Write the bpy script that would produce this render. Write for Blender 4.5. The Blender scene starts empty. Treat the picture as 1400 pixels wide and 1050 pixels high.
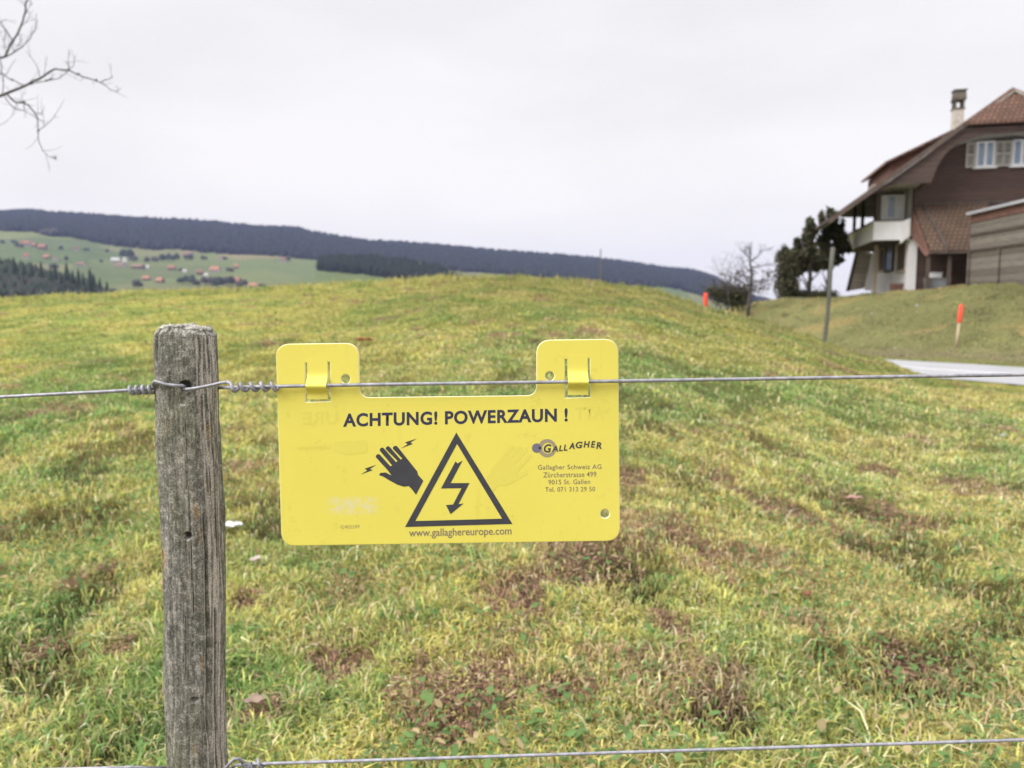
import bpy, math, random
import numpy as np
from mathutils import Vector, Matrix, noise as mnoise
R = math.radians
rnd = random.Random(7)
rs = np.random.RandomState(11)
S = bpy.context.scene
COL = S.collection

# ------------------------------------------------------------------ camera
F = 1050.0                     # focal length in pixels of the 1400 px wide photograph
PITCH = R(5.75)
cs, sn = math.cos(PITCH), math.sin(PITCH)
def at(px, py, Y):
    a, b = (px - 700) / F, (525 - py) / F
    k = Y / (cs + b * sn)
    return Vector((a * k, Y, (-sn + b * cs) * k))
def ue(px, py):
    v = at(px, py, 1.0); return v.x, v.z
cam_d = bpy.data.cameras.new('camera'); cam = bpy.data.objects.new('camera', cam_d); COL.objects.link(cam)
cam.rotation_euler = (R(90) - PITCH, 0, 0)
cam_d.sensor_width = 36; cam_d.lens = 36 * F / 1400; cam_d.clip_start = 0.02; cam_d.clip_end = 40000
cam_d.dof.use_dof = True; cam_d.dof.focus_distance = 0.72; cam_d.dof.aperture_fstop = 8.2
S.camera = cam

# ------------------------------------------------------------------ tagging / mesh helpers
def tag(o, label=None, cat=None, group=None, kind=None):
    if label: o['label'] = label
    if cat: o['category'] = cat
    if group: o['group'] = group
    if kind: o['kind'] = kind
    return o
def thing(name, loc, label, cat, group=None, rz=0.0):
    o = bpy.data.objects.new(name, None); COL.objects.link(o)
    o.location = loc; o.rotation_euler = (0, 0, rz); o.empty_display_size = 0.1
    return tag(o, label, cat, group)
def link_mesh(name, me, m, parent=None, smooth=False):
    o = bpy.data.objects.new(name, me); COL.objects.link(o)
    if m is not None:
        for mm in (m if isinstance(m, (list, tuple)) else [m]): me.materials.append(mm)
    if parent is not None: o.parent = parent
    if smooth: me.polygons.foreach_set('use_smooth', [True] * len(me.polygons))
    return o
class MB:
    def __init__(s, off=(0, 0, 0)): s.v = []; s.f = []; s.off = Vector(off)
    def add(s, vs, fs):
        b = len(s.v); s.v += [tuple(Vector(p) - s.off) for p in vs]; s.f += [tuple(b + i for i in q) for q in fs]
    def box(s, x0, x1, y0, y1, z0, z1):
        s.hexa([(x0,y0,z0),(x1,y0,z0),(x1,y1,z0),(x0,y1,z0),(x0,y0,z1),(x1,y0,z1),(x1,y1,z1),(x0,y1,z1)])
    def hexa(s, p):
        s.add(p, [(0,3,2,1),(4,5,6,7),(0,1,5,4),(1,2,6,5),(2,3,7,6),(3,0,4,7)])
    def prism(s, poly, d):                # poly: list of 3D points, extruded by the vector d
        n = len(poly); d = Vector(d); a = [Vector(p) for p in poly]; b = [p + d for p in a]
        s.add(a + b, [tuple(range(n)), tuple(range(2*n-1, n-1, -1))] + [(i, n+i, n+(i+1)%n, (i+1)%n) for i in range(n)])
    def tube(s, pts, rad, n=8, cap=True):
        pts = [Vector(p) for p in pts]
        if not isinstance(rad, (list, tuple)): rad = [rad] * len(pts)
        t0 = (pts[1] - pts[0]).normalized()
        up = Vector((0, 0, 1)) if abs(t0.z) < .9 else Vector((1, 0, 0))
        nx = t0.cross(up).normalized(); rings = []
        for i, p in enumerate(pts):
            t = (pts[min(i+1, len(pts)-1)] - pts[max(i-1, 0)])
            t = t.normalized() if t.length > 1e-12 else t0
            nx = (nx - t * nx.dot(t)).normalized(); ny = t.cross(nx)
            rings.append([p + (nx * math.cos(6.28318*k/n) + ny * math.sin(6.28318*k/n)) * rad[i] for k in range(n)])
        vs = [q for r_ in rings for q in r_]
        fs = [(i*n+k, i*n+(k+1)%n, (i+1)*n+(k+1)%n, (i+1)*n+k) for i in range(len(pts)-1) for k in range(n)]
        if cap: fs += [tuple(range(n-1, -1, -1)), tuple((len(pts)-1)*n + k for k in range(n))]
        s.add(vs, fs)
    def build(s, name, m, parent=None, smooth=False):
        me = bpy.data.meshes.new(name); me.from_pydata(s.v, [], s.f); me.update()
        return link_mesh(name, me, m, parent, smooth)
def np_mesh(name, V, loops, starts, totals, m, parent=None, color=None, smooth=False):
    me = bpy.data.meshes.new(name)
    me.vertices.add(len(V)); me.vertices.foreach_set('co', np.ascontiguousarray(V, dtype=np.float32).ravel())
    me.loops.add(len(loops)); me.loops.foreach_set('vertex_index', np.ascontiguousarray(loops, dtype=np.int32))
    me.polygons.add(len(starts)); me.polygons.foreach_set('loop_start', np.ascontiguousarray(starts, dtype=np.int32))
    me.polygons.foreach_set('loop_total', np.ascontiguousarray(totals, dtype=np.int32))
    me.update(calc_edges=True); me.validate()
    if color is not None:
        a = me.color_attributes.new('Col', 'FLOAT_COLOR', 'POINT')
        c = np.ones((len(V), 4), dtype=np.float32); c[:, :3] = color
        a.data.foreach_set('color', c.ravel())
    return link_mesh(name, me, m, parent, smooth)
def grid_mesh(name, X, Y, Z, m, color=None, smooth=True, parent=None):
    ny, nx = X.shape
    V = np.stack([X, Y, Z], -1).reshape(-1, 3)
    i = np.arange(ny-1)[:, None] * nx + np.arange(nx-1)[None, :]
    q = np.stack([i, i+1, i+nx+1, i+nx], -1).reshape(-1, 4)
    return np_mesh(name, V, q.ravel(), np.arange(len(q))*4, np.full(len(q), 4), m, parent, color, smooth)

# ------------------------------------------------------------------ numpy noise
def _h(ix, iy, seed):
    n = (ix.astype(np.int64) * 374761393 + iy.astype(np.int64) * 668265263 + seed * 1442695041) & 0x7fffffff
    n = ((n ^ (n >> 13)) * 1274126177) & 0x7fffffff
    return ((n ^ (n >> 16)) & 0xffff) / 65535.0
def vn(x, y, seed=0):
    x = np.asarray(x, float); y = np.asarray(y, float)
    ix, iy = np.floor(x), np.floor(y); fx, fy = x - ix, y - iy
    fx = fx*fx*fx*(fx*(fx*6-15)+10); fy = fy*fy*fy*(fy*(fy*6-15)+10)
    a, b = _h(ix, iy, seed), _h(ix+1, iy, seed); c, d = _h(ix, iy+1, seed), _h(ix+1, iy+1, seed)
    return (a*(1-fx)+b*fx)*(1-fy) + (c*(1-fx)+d*fx)*fy
def fbm(x, y, seed=0, o=4):
    s = 0; a = .5; t = 0
    for k in range(o):
        s = s + a*vn(x, y, seed+k*17); t += a; x = x*2.03+5.1; y = y*2.03+1.7; a *= .5
    return s/t
def sst(a, b, x):
    t = np.clip((x-a)/(b-a), 0, 1); return t*t*(3-2*t)

# ------------------------------------------------------------------ materials
class NT:
    def __init__(s, name):
        s.m = bpy.data.materials.new(name); s.m.use_nodes = True; s.t = s.m.node_tree
        s.b = s.t.nodes['Principled BSDF']; s.out = s.t.nodes['Material Output']
    def n(s, typ, **k):
        nd = s.t.nodes.new(typ)
        for a, v in k.items(): setattr(nd, a, v)
        return nd
    def l(s, a, b): s.t.links.new(a, b)
    def coord(s, kind='Object', scale=(1, 1, 1)):
        c = s.n('ShaderNodeTexCoord'); mp = s.n('ShaderNodeMapping'); mp.inputs['Scale'].default_value = scale
        s.l(c.outputs[kind], mp.inputs['Vector']); return mp.outputs['Vector']
    def noise(s, vec, scale, detail=5, rough=.6, dist=0):
        nd = s.n('ShaderNodeTexNoise'); s.l(vec, nd.inputs['Vector']); nd.inputs['Scale'].default_value = scale
        nd.inputs['Detail'].default_value = detail; nd.inputs['Roughness'].default_value = rough; nd.inputs['Distortion'].default_value = dist
        return nd.outputs['Fac']
    def ramp(s, fac, stops, interp='LINEAR'):
        nd = s.n('ShaderNodeValToRGB'); cr = nd.color_ramp; cr.interpolation = interp
        while len(cr.elements) < len(stops): cr.elements.new(.5)
        for e, (p, c) in zip(cr.elements, stops):
            e.position = p; e.color = (c[0], c[1], c[2], 1) if isinstance(c, (tuple, list)) else (c, c, c, 1)
        s.l(fac, nd.inputs['Fac']); return nd.outputs['Color']
    def mix(s, fac, a, b, mode='MIX'):
        nd = s.n('ShaderNodeMix', data_type='RGBA', blend_type=mode)
        for sock, v in ((nd.inputs[0], fac), (nd.inputs[6], a), (nd.inputs[7], b)):
            if hasattr(v, 'links'): s.l(v, sock)
            else: sock.default_value = v if isinstance(v, (int, float)) else (v[0], v[1], v[2], 1)
        return nd.outputs[2]
    def bump(s, h, strength=.4, dist=.01):
        nd = s.n('ShaderNodeBump'); nd.inputs['Strength'].default_value = strength; nd.inputs['Distance'].default_value = dist
        s.l(h, nd.inputs['Height']); s.l(nd.outputs['Normal'], s.b.inputs['Normal'])
    def fin(s, col, rough=.8, metal=0, spec=.3):
        if hasattr(col, 'links'): s.l(col, s.b.inputs['Base Color'])
        else: s.b.inputs['Base Color'].default_value = (col[0], col[1], col[2], 1)
        s.b.inputs['Roughness'].default_value = rough; s.b.inputs['Metallic'].default_value = metal
        s.b.inputs['Specular IOR Level'].default_value = spec
        return s.m
def simple(name, col, rough=.8, metal=0, var=.25, scale=3.0, spec=.3, stretch=(1, 1, 1)):
    t = NT(name); v = t.coord('Object', stretch); f = t.noise(v, scale)
    lo = tuple(c*(1-var) for c in col); hi = tuple(min(1, c*(1+var)) for c in col)
    return t.fin(t.ramp(f, [(.3, lo), (.7, hi)]), rough, metal, spec)
def vcol(name, rough=.8, trans=.0, spec=.2):
    t = NT(name); a = t.n('ShaderNodeVertexColor', layer_name='Col')
    t.fin(a.outputs['Color'], rough, 0, spec)
    if trans:
        tr = t.n('ShaderNodeBsdfTranslucent'); t.l(a.outputs['Color'], tr.inputs['Color'])
        mx = t.n('ShaderNodeMixShader'); mx.inputs[0].default_value = trans
        t.l(t.b.outputs[0], mx.inputs[1]); t.l(tr.outputs[0], mx.inputs[2]); t.l(mx.outputs[0], t.out.inputs['Surface'])
    return t.m
def tiles(name, c1, c2, sx=.25, sz=.3, coordscale=(1, 1, 1)):
    t = NT(name); v = t.coord('Object', coordscale)
    sep = t.n('ShaderNodeSeparateXYZ'); t.l(v, sep.inputs[0]); cb = t.n('ShaderNodeCombineXYZ')
    t.l(sep.outputs['X'], cb.inputs['X']); t.l(sep.outputs['Z'], cb.inputs['Y'])
    br = t.n('ShaderNodeTexBrick'); t.l(cb.outputs[0], br.inputs['Vector'])
    br.inputs['Scale'].default_value = 1; br.inputs['Brick Width'].default_value = sx; br.inputs['Row Height'].default_value = sz
    br.inputs['Mortar Size'].default_value = .03; br.inputs['Mortar Smooth'].default_value = .3
    br.inputs['Color1'].default_value = (*c1, 1); br.inputs['Color2'].default_value = (*c2, 1)
    br.inputs['Mortar'].default_value = (c1[0]*.35, c1[1]*.35, c1[2]*.35, 1); br.inputs['Bias'].default_value = -.2
    f = t.noise(v, .9, 4); c = t.mix(.5, br.outputs['Color'], t.ramp(f, [(.3, (.45, .45, .42)), (.7, (1, 1, 1))]), 'MULTIPLY')
    t.bump(br.outputs['Fac'], .5, .03)
    return t.fin(c, .85)
def planks(name, c1, c2, row=.28, along='x'):
    t = NT(name); v = t.coord('Object', (1, 1, 1))
    sep = t.n('ShaderNodeSeparateXYZ'); t.l(v, sep.inputs[0])
    w = t.n('ShaderNodeMath', operation='DIVIDE'); t.l(sep.outputs['Z' if along != 'z' else 'X'], w.inputs[0]); w.inputs[1].default_value = row
    fr = t.n('ShaderNodeMath', operation='FRACT'); t.l(w.outputs[0], fr.inputs[0])
    fl = t.n('ShaderNodeMath', operation='FLOOR'); t.l(w.outputs[0], fl.inputs[0])
    wn = t.n('ShaderNodeTexWhiteNoise', noise_dimensions='1D'); t.l(fl.outputs[0], wn.inputs['W'])
    v2 = t.coord('Object', (1.2, 1.2, 14) if along != 'z' else (14, 14, 1.2)); f = t.noise(v2, 1.5, 6, .7)
    c = t.mix(wn.outputs['Value'], c1, c2); c = t.mix(.75, c, t.ramp(f, [(.3, (.45, .45, .45)), (.7, (1, 1, 1))]), 'MULTIPLY')
    g = t.ramp(fr.outputs[0], [(0, .08), (.08, 1), (1, 1)])
    c = t.mix(1.0, c, g, 'MULTIPLY'); t.bump(g, .4, .02)
    return t.fin(c, .85)

M = {}
M['grass_blade'] = vcol('grass_blade', .75, .3, .25)
M['leafy'] = vcol('leafy', .7, .25, .25)
M['plain_vcol'] = vcol('plain_vcol', .9, 0, .1)
M['bark'] = simple('bark', (.10, .085, .075), .9, 0, .4, 9)
M['twig'] = simple('twig', (.085, .078, .075), .9, 0, .3, 5)
M['evergreen'] = vcol('evergreen', .85, .1, .15)
M['white_render'] = simple('white_render', (.80, .78, .80), .9, 0, .08, 1.2)
M['white_paint'] = simple('white_paint', (.82, .82, .85), .6, 0, .06, 3)
M['dark_wood'] = planks('dark_wood', (.10, .066, .058), (.125, .08, .07), .16)
M['band_wood'] = planks('band_wood', (.10, .068, .06), (.12, .082, .072), .22)
M['soffit'] = planks('soffit', (.46, .44, .40), (.54, .52, .48), .3)
M['beam'] = simple('beam', (.085, .065, .056), .85, 0, .3, 4)
M['shed_wood'] = planks('shed_wood', (.15, .125, .105), (.25, .22, .19), .24)
M['panel_wood'] = planks('panel_wood', (.54, .48, .41), (.62, .56, .48), .25)
M['roof_tile'] = tiles('roof_tile', (.20, .108, .078), (.125, .078, .06), .19, .17)
M['old_tile'] = tiles('old_tile', (.165, .105, .075), (.115, .082, .062), .19, .17)
M['verge'] = simple('verge', (.105, .078, .068), .9, 0, .3, 3)
M['red_clad'] = simple('red_clad', (.15, .078, .062), .85, 0, .3, 4)
M['window_glass'] = simple('window_glass', (.22, .30, .45), .12, 0, .15, 2, .8)
M['shutter'] = simple('shutter', (.52, .50, .47), .7, 0, .08, 5)
M['ochre_frame'] = simple('ochre_frame', (.5, .42, .34), .8, 0, .12, 3)
M['sheet_metal'] = simple('sheet_metal', (.55, .56, .6), .45, .4, .1, 2)
M['chimney_stone'] = simple('chimney_stone', (.5, .46, .42), .9, 0, .2, 6)
M['chimney_cap'] = simple('chimney_cap', (.11, .095, .08), .8, 0, .2, 6)
M['concrete'] = simple('concrete', (.35, .35, .35), .9, 0, .15, 3)
M['dark_inside'] = simple('dark_inside', (.11, .085, .08), .9, 0, .2, 3)
M['grey_plastic'] = simple('grey_plastic', (.2, .21, .24), .5, 0, .1, 3)
M['orange_paint'] = simple('orange_paint', (.85, .085, .045), .55, 0, .08, 8)
M['pale_stake'] = simple('pale_stake', (.48, .38, .26), .8, 0, .15, 10)
M['grey_pole'] = simple('grey_pole', (.115, .115, .10), .9, 0, .3, 6, .3, (1, 1, .2))
M['thin_pole'] = simple('thin_pole', (.13, .13, .125), .8, 0, .2, 6)

# ------------------------------------------------------------------ terrain
H = 1.15
_pr = [(-400, 425, 30), (0, 407, 32), (100, 401.5, 32), (200, 397, 33), (300, 394, 33), (400, 390, 33), (500, 384, 33), (560, 380, 32), (620, 376, 32),
       (720, 377.5, 31), (790, 382, 30), (850, 389, 29), (900, 396, 28), (930, 407, 27), (960, 419, 26), (1000, 427, 24.5), (1040, 439, 23.5),
       (1100, 455, 22.5), (1135, 468, 22), (1180, 483, 21), (1210, 491, 19.5), (1250, 505, 18), (1290, 517, 16.3), (1340, 526, 15), (1400, 536, 13.7), (1600, 560, 12), (2200, 600, 11)]
PU = np.array([ue(a, b)[0] for a, b, c in _pr]); PE = np.array([ue(a, b + 4)[1] for a, b, c in _pr]); PY = np.array([c for a, b, c in _pr], float)
_bk = [(700, 560, 30), (860, 520, 30), (910, 470, 30), (960, 440, 31), (985, 426, 31), (1000, 419, 31), (1030, 411.5, 31), (1060, 407.5, 31), (1120, 404, 31), (1240, 398, 31), (1320, 389, 30), (1400, 386, 29), (1900, 380, 29)]
BU = np.array([ue(a, b)[0] for a, b, c in _bk]); BZ = np.array([ue(a, b+1.5)[1]*c for a, b, c in _bk])
RX0, RY0 = 10.9, 22.9; RD = np.array([-.55, .835]); RN = np.array([.835, .55]); RZ = -1.55; RW = 5.0
def terrain(x, y, detail=True):
    x = np.asarray(x, float); y = np.asarray(y, float)
    yy = np.maximum(y, 1.5); u = np.clip(x / yy, -1.3, 1.6)
    e = np.interp(u, PU, PE); yc = np.interp(u, PU, PY)
    a = e + 2*H/yc; b = H/yc**2
    yp = np.maximum(y, 0)
    zf = -H + a*yp - b*yp**2 - .012*np.maximum(0, y-1.35*yc)**2 + .03*np.minimum(y, 0)
    if detail:
        k = sst(1, 6, y) * (1 - .55*sst(.55, .62, u))
        zf = zf + k*((fbm(x*.45, y*.45, 3, 3)-.5)*.15 + (fbm(x*1.6, y*1.6, 9, 3)-.5)*.11) + (fbm(x*5, y*5, 5, 3)-.5)*.05
    s = (x-RX0)*RN[0] + (y-RY0)*RN[1]
    zt = np.interp(u, BU, BZ)
    rise = sst(.25, 9.5, s)**.9
    zb = RZ + np.maximum(zt - RZ, -3) * rise
    if detail: zb = zb + sst(.3, 2, s)*(1-sst(11, 14, s)*.8)*((fbm(x*.7, y*.7, 23, 3)-.5)*.3 + (fbm(x*3, y*3, 29, 3)-.5)*.1)
    zb = np.where(s < -RW, RZ - .35*(-RW - s), zb) - .02*np.maximum(0, y-55)**1.5
    far_left = sst(0, 25, s*-1-6); zb = zb - far_left*6
    return np.maximum(zf, zb)
def T(x, y): return float(terrain(x, y))
def drop(px, py, ymin=1.6, ymax=60):   # where the sight line through a pixel meets the ground
    ys = np.exp(np.linspace(math.log(ymin), math.log(ymax), 4000)); u, e = ue(px, py)
    d = e*ys - terrain(u*ys, ys); k = np.where(d < 0)[0]
    y = ys[k[0]] if len(k) else ymax
    return Vector((u*y, y, T(u*y, y)))

def ground_color(x, y, seed=0):
    """albedo of the sward: moss green, yellow green, straw and brown thatch"""
    g = np.array([.155, .245, .06]); yg = np.array([.40, .378, .105]); st = np.array([.52, .43, .18]); br = np.array([.30, .19, .115])
    a = fbm(x*.55+3, y*.55, 41, 4); b = fbm(x*1.7, y*1.3+9, 47, 4); c = fbm(x*3.3+7, y*2.6, 53, 3)
    right = sst(-4, 7, x)
    wg = sst(.62, .38, a*.6 + b*.4)*(1-.5*sst(4, 12, y)) + .12*sst(4, 12, y) + (fbm(x*1.3, y*3.1, 87, 3)-.5)*.7*sst(5, 12, y); wg = np.clip(wg, 0, 1)
    col = yg[None]*(1-wg[:, None]) + g[None]*wg[:, None]
    ws = sst(.52, .74, c*.55+b*.45) * (.36 + .22*right)
    col = col*(1-ws[:, None]) + st[None]*ws[:, None]
    wb = sst(.66, .76, fbm(x*2.1+31, y*2.1, 61, 4))*.8
    col = col*(1-wb[:, None]) + br[None]*wb[:, None]
    s = (x-RX0)*RN[0] + (y-RY0)*RN[1]
    bank = sst(.2, 1.5, s)
    bc = np.array([.30, .30, .13])[None]*(.75+.5*fbm(x*.8, y*.8, 71, 4)[:, None]) + np.array([.06, .025, .012])[None]*sst(.55, .7, fbm(x*.5, y*.9, 77, 4))[:, None]*2
    verge = (sst(-.1, .3, s)*(1-sst(1.0, 2.4, s)))[:, None]
    bc = bc*(1-verge*.6) + np.array([.34, .28, .20])[None]*verge*.6
    col = col*(1-bank[:, None]) + bc*bank[:, None]
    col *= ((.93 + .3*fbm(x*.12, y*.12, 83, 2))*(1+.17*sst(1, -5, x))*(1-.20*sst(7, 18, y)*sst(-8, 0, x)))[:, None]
    return col

gx = np.concatenate([-np.geomspace(60, 5.2, 110), np.linspace(-5.1, 5.1, 180), np.geomspace(5.2, 60, 260)])
gy = np.concatenate([np.linspace(-8, 1.4, 30), np.geomspace(1.45, 45, 520), np.geomspace(45.5, 120, 50)])
GX, GY = np.meshgrid(gx, gy); GZ = terrain(GX, GY)
t = NT('sward_soil'); a = t.n('ShaderNodeVertexColor', layer_name='Col'); v = t.coord('Object')
f1 = t.noise(v, 14, 6, .75); f2 = t.noise(v, 90, 4, .7)
c = t.mix(1, a.outputs['Color'], t.ramp(f1, [(.32, (.35, .36, .34)), (.62, (1.15, 1.12, 1.05))]), 'MULTIPLY')
c = t.mix(.6, c, t.ramp(f2, [(.35, (.5, .5, .5)), (.65, (1.2, 1.2, 1.2))]), 'MULTIPLY')
t.bump(f1, .6, .04); M['soil'] = t.fin(c, .95, 0, .1)
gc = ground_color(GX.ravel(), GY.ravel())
# brown worn patches with bare soil, seen in the photo at these spots
worn = [(935, 730, .20), (785, 765, .26), (725, 815, .24), (650, 915, .24), (620, 955, .2), (1050, 694, .26), (1195, 697, .34), (1075, 700, .2), (925, 860, .12),
        (455, 905, .13), (60, 885, .07), (170, 890, .06), (100, 800, .07), (1240, 905, .14), (1100, 655, .1), (330, 830, .1), (980, 650, .16), (1300, 660, .2),
        (355, 975, .1), (780, 945, .1), (1380, 590, .3), (150, 780, .05), (1190, 640, .2), (70, 452, .35), (845, 650, .25)]
WP = []
for px, py, rr in worn:
    p = drop(px, py); WP.append((p.x, p.y, rr*.62))
def worn_mask(x, y):
    m = np.zeros_like(x)
    for wx, wy, rr in WP:
        d = np.hypot((x-wx), (y-wy)*.8)/rr
        near = d < 2
        if near.any():
            k = np.zeros_like(x); k[near] = sst(1.25, .45, d[near] + (fbm(x[near]*6.5, y[near]*6.5, 91, 4)-.5)*2.6); m = np.maximum(m, k)
    return m
wm = worn_mask(GX.ravel(), GY.ravel())[:, None]
nb = fbm(GX.ravel()*25, GY.ravel()*12, 97, 3)[:, None]
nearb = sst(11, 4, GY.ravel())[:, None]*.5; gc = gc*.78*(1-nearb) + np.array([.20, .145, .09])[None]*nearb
gc = gc*(1-wm) + (np.array([.10, .07, .05])[None]*(1-nb) + np.array([.27, .18, .12])[None]*nb)*wm
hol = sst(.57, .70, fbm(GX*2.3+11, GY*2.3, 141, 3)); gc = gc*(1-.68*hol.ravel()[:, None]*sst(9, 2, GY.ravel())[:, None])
GZ = GZ - .03*wm.reshape(GZ.shape) - .04*hol
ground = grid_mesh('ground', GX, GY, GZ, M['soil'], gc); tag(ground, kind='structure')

# road: one sheet laid just above the roadbed, with a narrow paler strip along it
t = NT('asphalt'); v = t.coord('Object'); f = t.noise(v, 60, 4, .8); f2 = t.noise(v, .8, 4)
c = t.mix(.5, t.ramp(f, [(.3, (.30, .30, .31)), (.7, (.42, .42, .44))]), t.ramp(f2, [(.3, (.30, .30, .32)), (.7, (.44, .44, .46))]))
M['asphalt'] = t.fin(c, .75, 0, .3)
def road_sheet(name, s0, s1, dz, m, n=90, t0=-26, t1=34):
    mb = MB(); vs = []; fs = []
    for i in range(n+1):
        tt = t0 + (t1-t0)*i/n
        w0 = .12*math.sin(tt*1.7)+.06*math.sin(tt*4.1) if name == 'road' else 0
        for s_ in (s0 - w0*.5, s1 + w0*.5):
            vs.append((RX0+RD[0]*tt+RN[0]*s_, RY0+RD[1]*tt+RN[1]*s_, RZ+dz))
    for i in range(n): fs.append((2*i, 2*i+1, 2*i+3, 2*i+2))
    mb.add(vs, fs); return mb.build(name, m)
tag(road_sheet('road', -RW+.1, -.05, .012, M['asphalt']), kind='structure')
tag(road_sheet('road_pale_strip', -2.62, -2.45, .017, M['white_paint']), kind='structure')

# grass blades ------------------------------------------------------------------
def blades(n, y0, y1, hmin, hmax, wk, umin=-.86, umax=.86, seed=1, powr=1.0, wmin=.0040, per=22, straw=.0, l0=.5, l1=2.2):
    r = np.random.RandomState(seed); nc = n//per
    cy_ = np.exp(r.uniform(math.log(y0), math.log(y1), nc)); cx_ = r.uniform(umin, umax, nc)*cy_
    k = r.randint(0, nc, n); sg = (.010 + .0085*np.minimum(cy_, 16))[k]*(.5+.9*r.rand(nc))[k]
    ox, oy = r.normal(size=n)*sg, r.normal(size=n)*sg
    x = cx_[k]+ox; yy = cy_[k]+oy; yy = np.maximum(yy, 1.2)
    s = (x-RX0)*RN[0] + (yy-RY0)*RN[1]
    z = terrain(x, yy)
    onroad = (s > -RW-.1) & (s < .15) & (z < RZ+.12)
    wmk = worn_mask(x, yy)
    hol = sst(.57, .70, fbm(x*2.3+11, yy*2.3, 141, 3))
    keep = (~onroad) & (r.rand(n) > wmk*.68) & (r.rand(n) > hol*.82)
    x, yy, z, wmk, s, k, ox, oy = [q[keep] for q in (x, yy, z, wmk, s, k, ox, oy)]; n = len(x)
    tall = fbm(x*1.1+5, yy*1.1, 107, 3); hc = (.55+.9*r.rand(nc))[k]
    h = (hmin + (hmax-hmin)*r.rand(n)**1.5) * (.5 + 1.1*tall) * hc * (1-.4*wmk)
    w = np.maximum(wmin, wk*yy) * (.55 + .8*r.rand(n))
    th = np.arctan2(oy, ox) + r.normal(size=n)*.8
    rd_ = r.rand(n) < .3; th = np.where(rd_, r.uniform(0, 6.283, n), th)
    lean = l0 + (l1-l0)*r.rand(n)**1.3
    dx, dy = np.cos(th), np.sin(th); ph = th + np.pi/2 + r.normal(size=n)*.6; wx, wy = np.cos(ph), np.sin(ph)
    nrm = np.sqrt(1+lean**2)
    P0 = np.stack([x, yy, z-.008], -1)
    m_ = np.stack([x + dx*lean*h*.42/nrm, yy + dy*lean*h*.42/nrm, z + h*.62/nrm**.75], -1)
    tp = np.stack([x + dx*lean*h*1.05/nrm, yy + dy*lean*h*1.05/nrm, z + h*(.9/nrm**1.3) - .12*h*(lean > 1.5)], -1)
    W = np.stack([wx*w, wy*w, (r.rand(n)-.5)*w*.8], -1)*.5
    V = np.empty((n, 5, 3)); V[:, 0] = P0-W*.7; V[:, 1] = P0+W*.7; V[:, 2] = m_+W; V[:, 3] = m_-W; V[:, 4] = tp
    base = np.arange(n)*5
    L = np.empty((n, 7), int)
    for q, o in enumerate((0, 1, 2, 3, 3, 2, 4)): L[:, q] = base+o
    st = np.empty((n, 2), int); st[:, 0] = np.arange(n)*7; st[:, 1] = st[:, 0]+4
    tt = np.tile([4, 3], n)
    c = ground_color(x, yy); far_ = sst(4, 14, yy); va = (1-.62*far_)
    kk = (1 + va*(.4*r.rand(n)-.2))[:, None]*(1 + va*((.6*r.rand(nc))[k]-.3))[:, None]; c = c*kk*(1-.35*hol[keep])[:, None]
    jc = r.rand(nc)[k]; j = .55*r.rand(n) + .45*jc; r2 = r.rand(n)
    c = np.where(((jc < .30-.15*far_) & (r2 < .75-.35*far_))[:, None], np.array([.15, .27, .07])[None]*kk, c)
    c = np.where(((jc > .8+.12*far_) & (r2 < .6-.3*far_))[:, None], np.array([.50, .49, .12])[None]*kk, c)
    stf = (.055 + straw + .09*sst(-3, 6, x))*(1-.85*far_)
    c = np.where((r.rand(n) < stf*(1+1.2*(jc > .6)))[:, None], np.array([.58, .49, .25])[None]*kk, c)
    c = np.where(((r.rand(n) < .02) | (r.rand(n) < wmk*.55))[:, None], np.array([.30, .19, .115])[None]*kk, c)
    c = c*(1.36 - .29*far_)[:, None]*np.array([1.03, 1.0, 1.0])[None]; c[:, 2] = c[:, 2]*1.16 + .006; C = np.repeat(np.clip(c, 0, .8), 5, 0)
    return V.reshape(-1, 3), L.ravel(), st.ravel(), tt, C
def stuff_blades(name, kind, *a, **k):
    V, L, st, tt, C = blades(*a, **k)
    o = np_mesh(name, V, L, st, tt, M['grass_blade'], None, C); return tag(o, kind[0], kind[1], None, 'stuff')
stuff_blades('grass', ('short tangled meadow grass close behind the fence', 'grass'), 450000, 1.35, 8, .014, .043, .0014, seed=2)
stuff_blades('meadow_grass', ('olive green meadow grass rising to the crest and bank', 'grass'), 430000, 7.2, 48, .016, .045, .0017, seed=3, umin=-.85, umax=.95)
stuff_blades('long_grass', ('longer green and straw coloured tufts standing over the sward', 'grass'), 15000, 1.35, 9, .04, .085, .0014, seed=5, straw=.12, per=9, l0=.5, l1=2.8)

stuff_blades('crest_grass', ('ragged longer tufts along the skyline of the meadow crest', 'grass'), 16000, 22, 34, .09, .2, .0010, seed=15, umin=-.7, umax=.36, per=14, l0=.1, l1=1.2)
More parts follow.
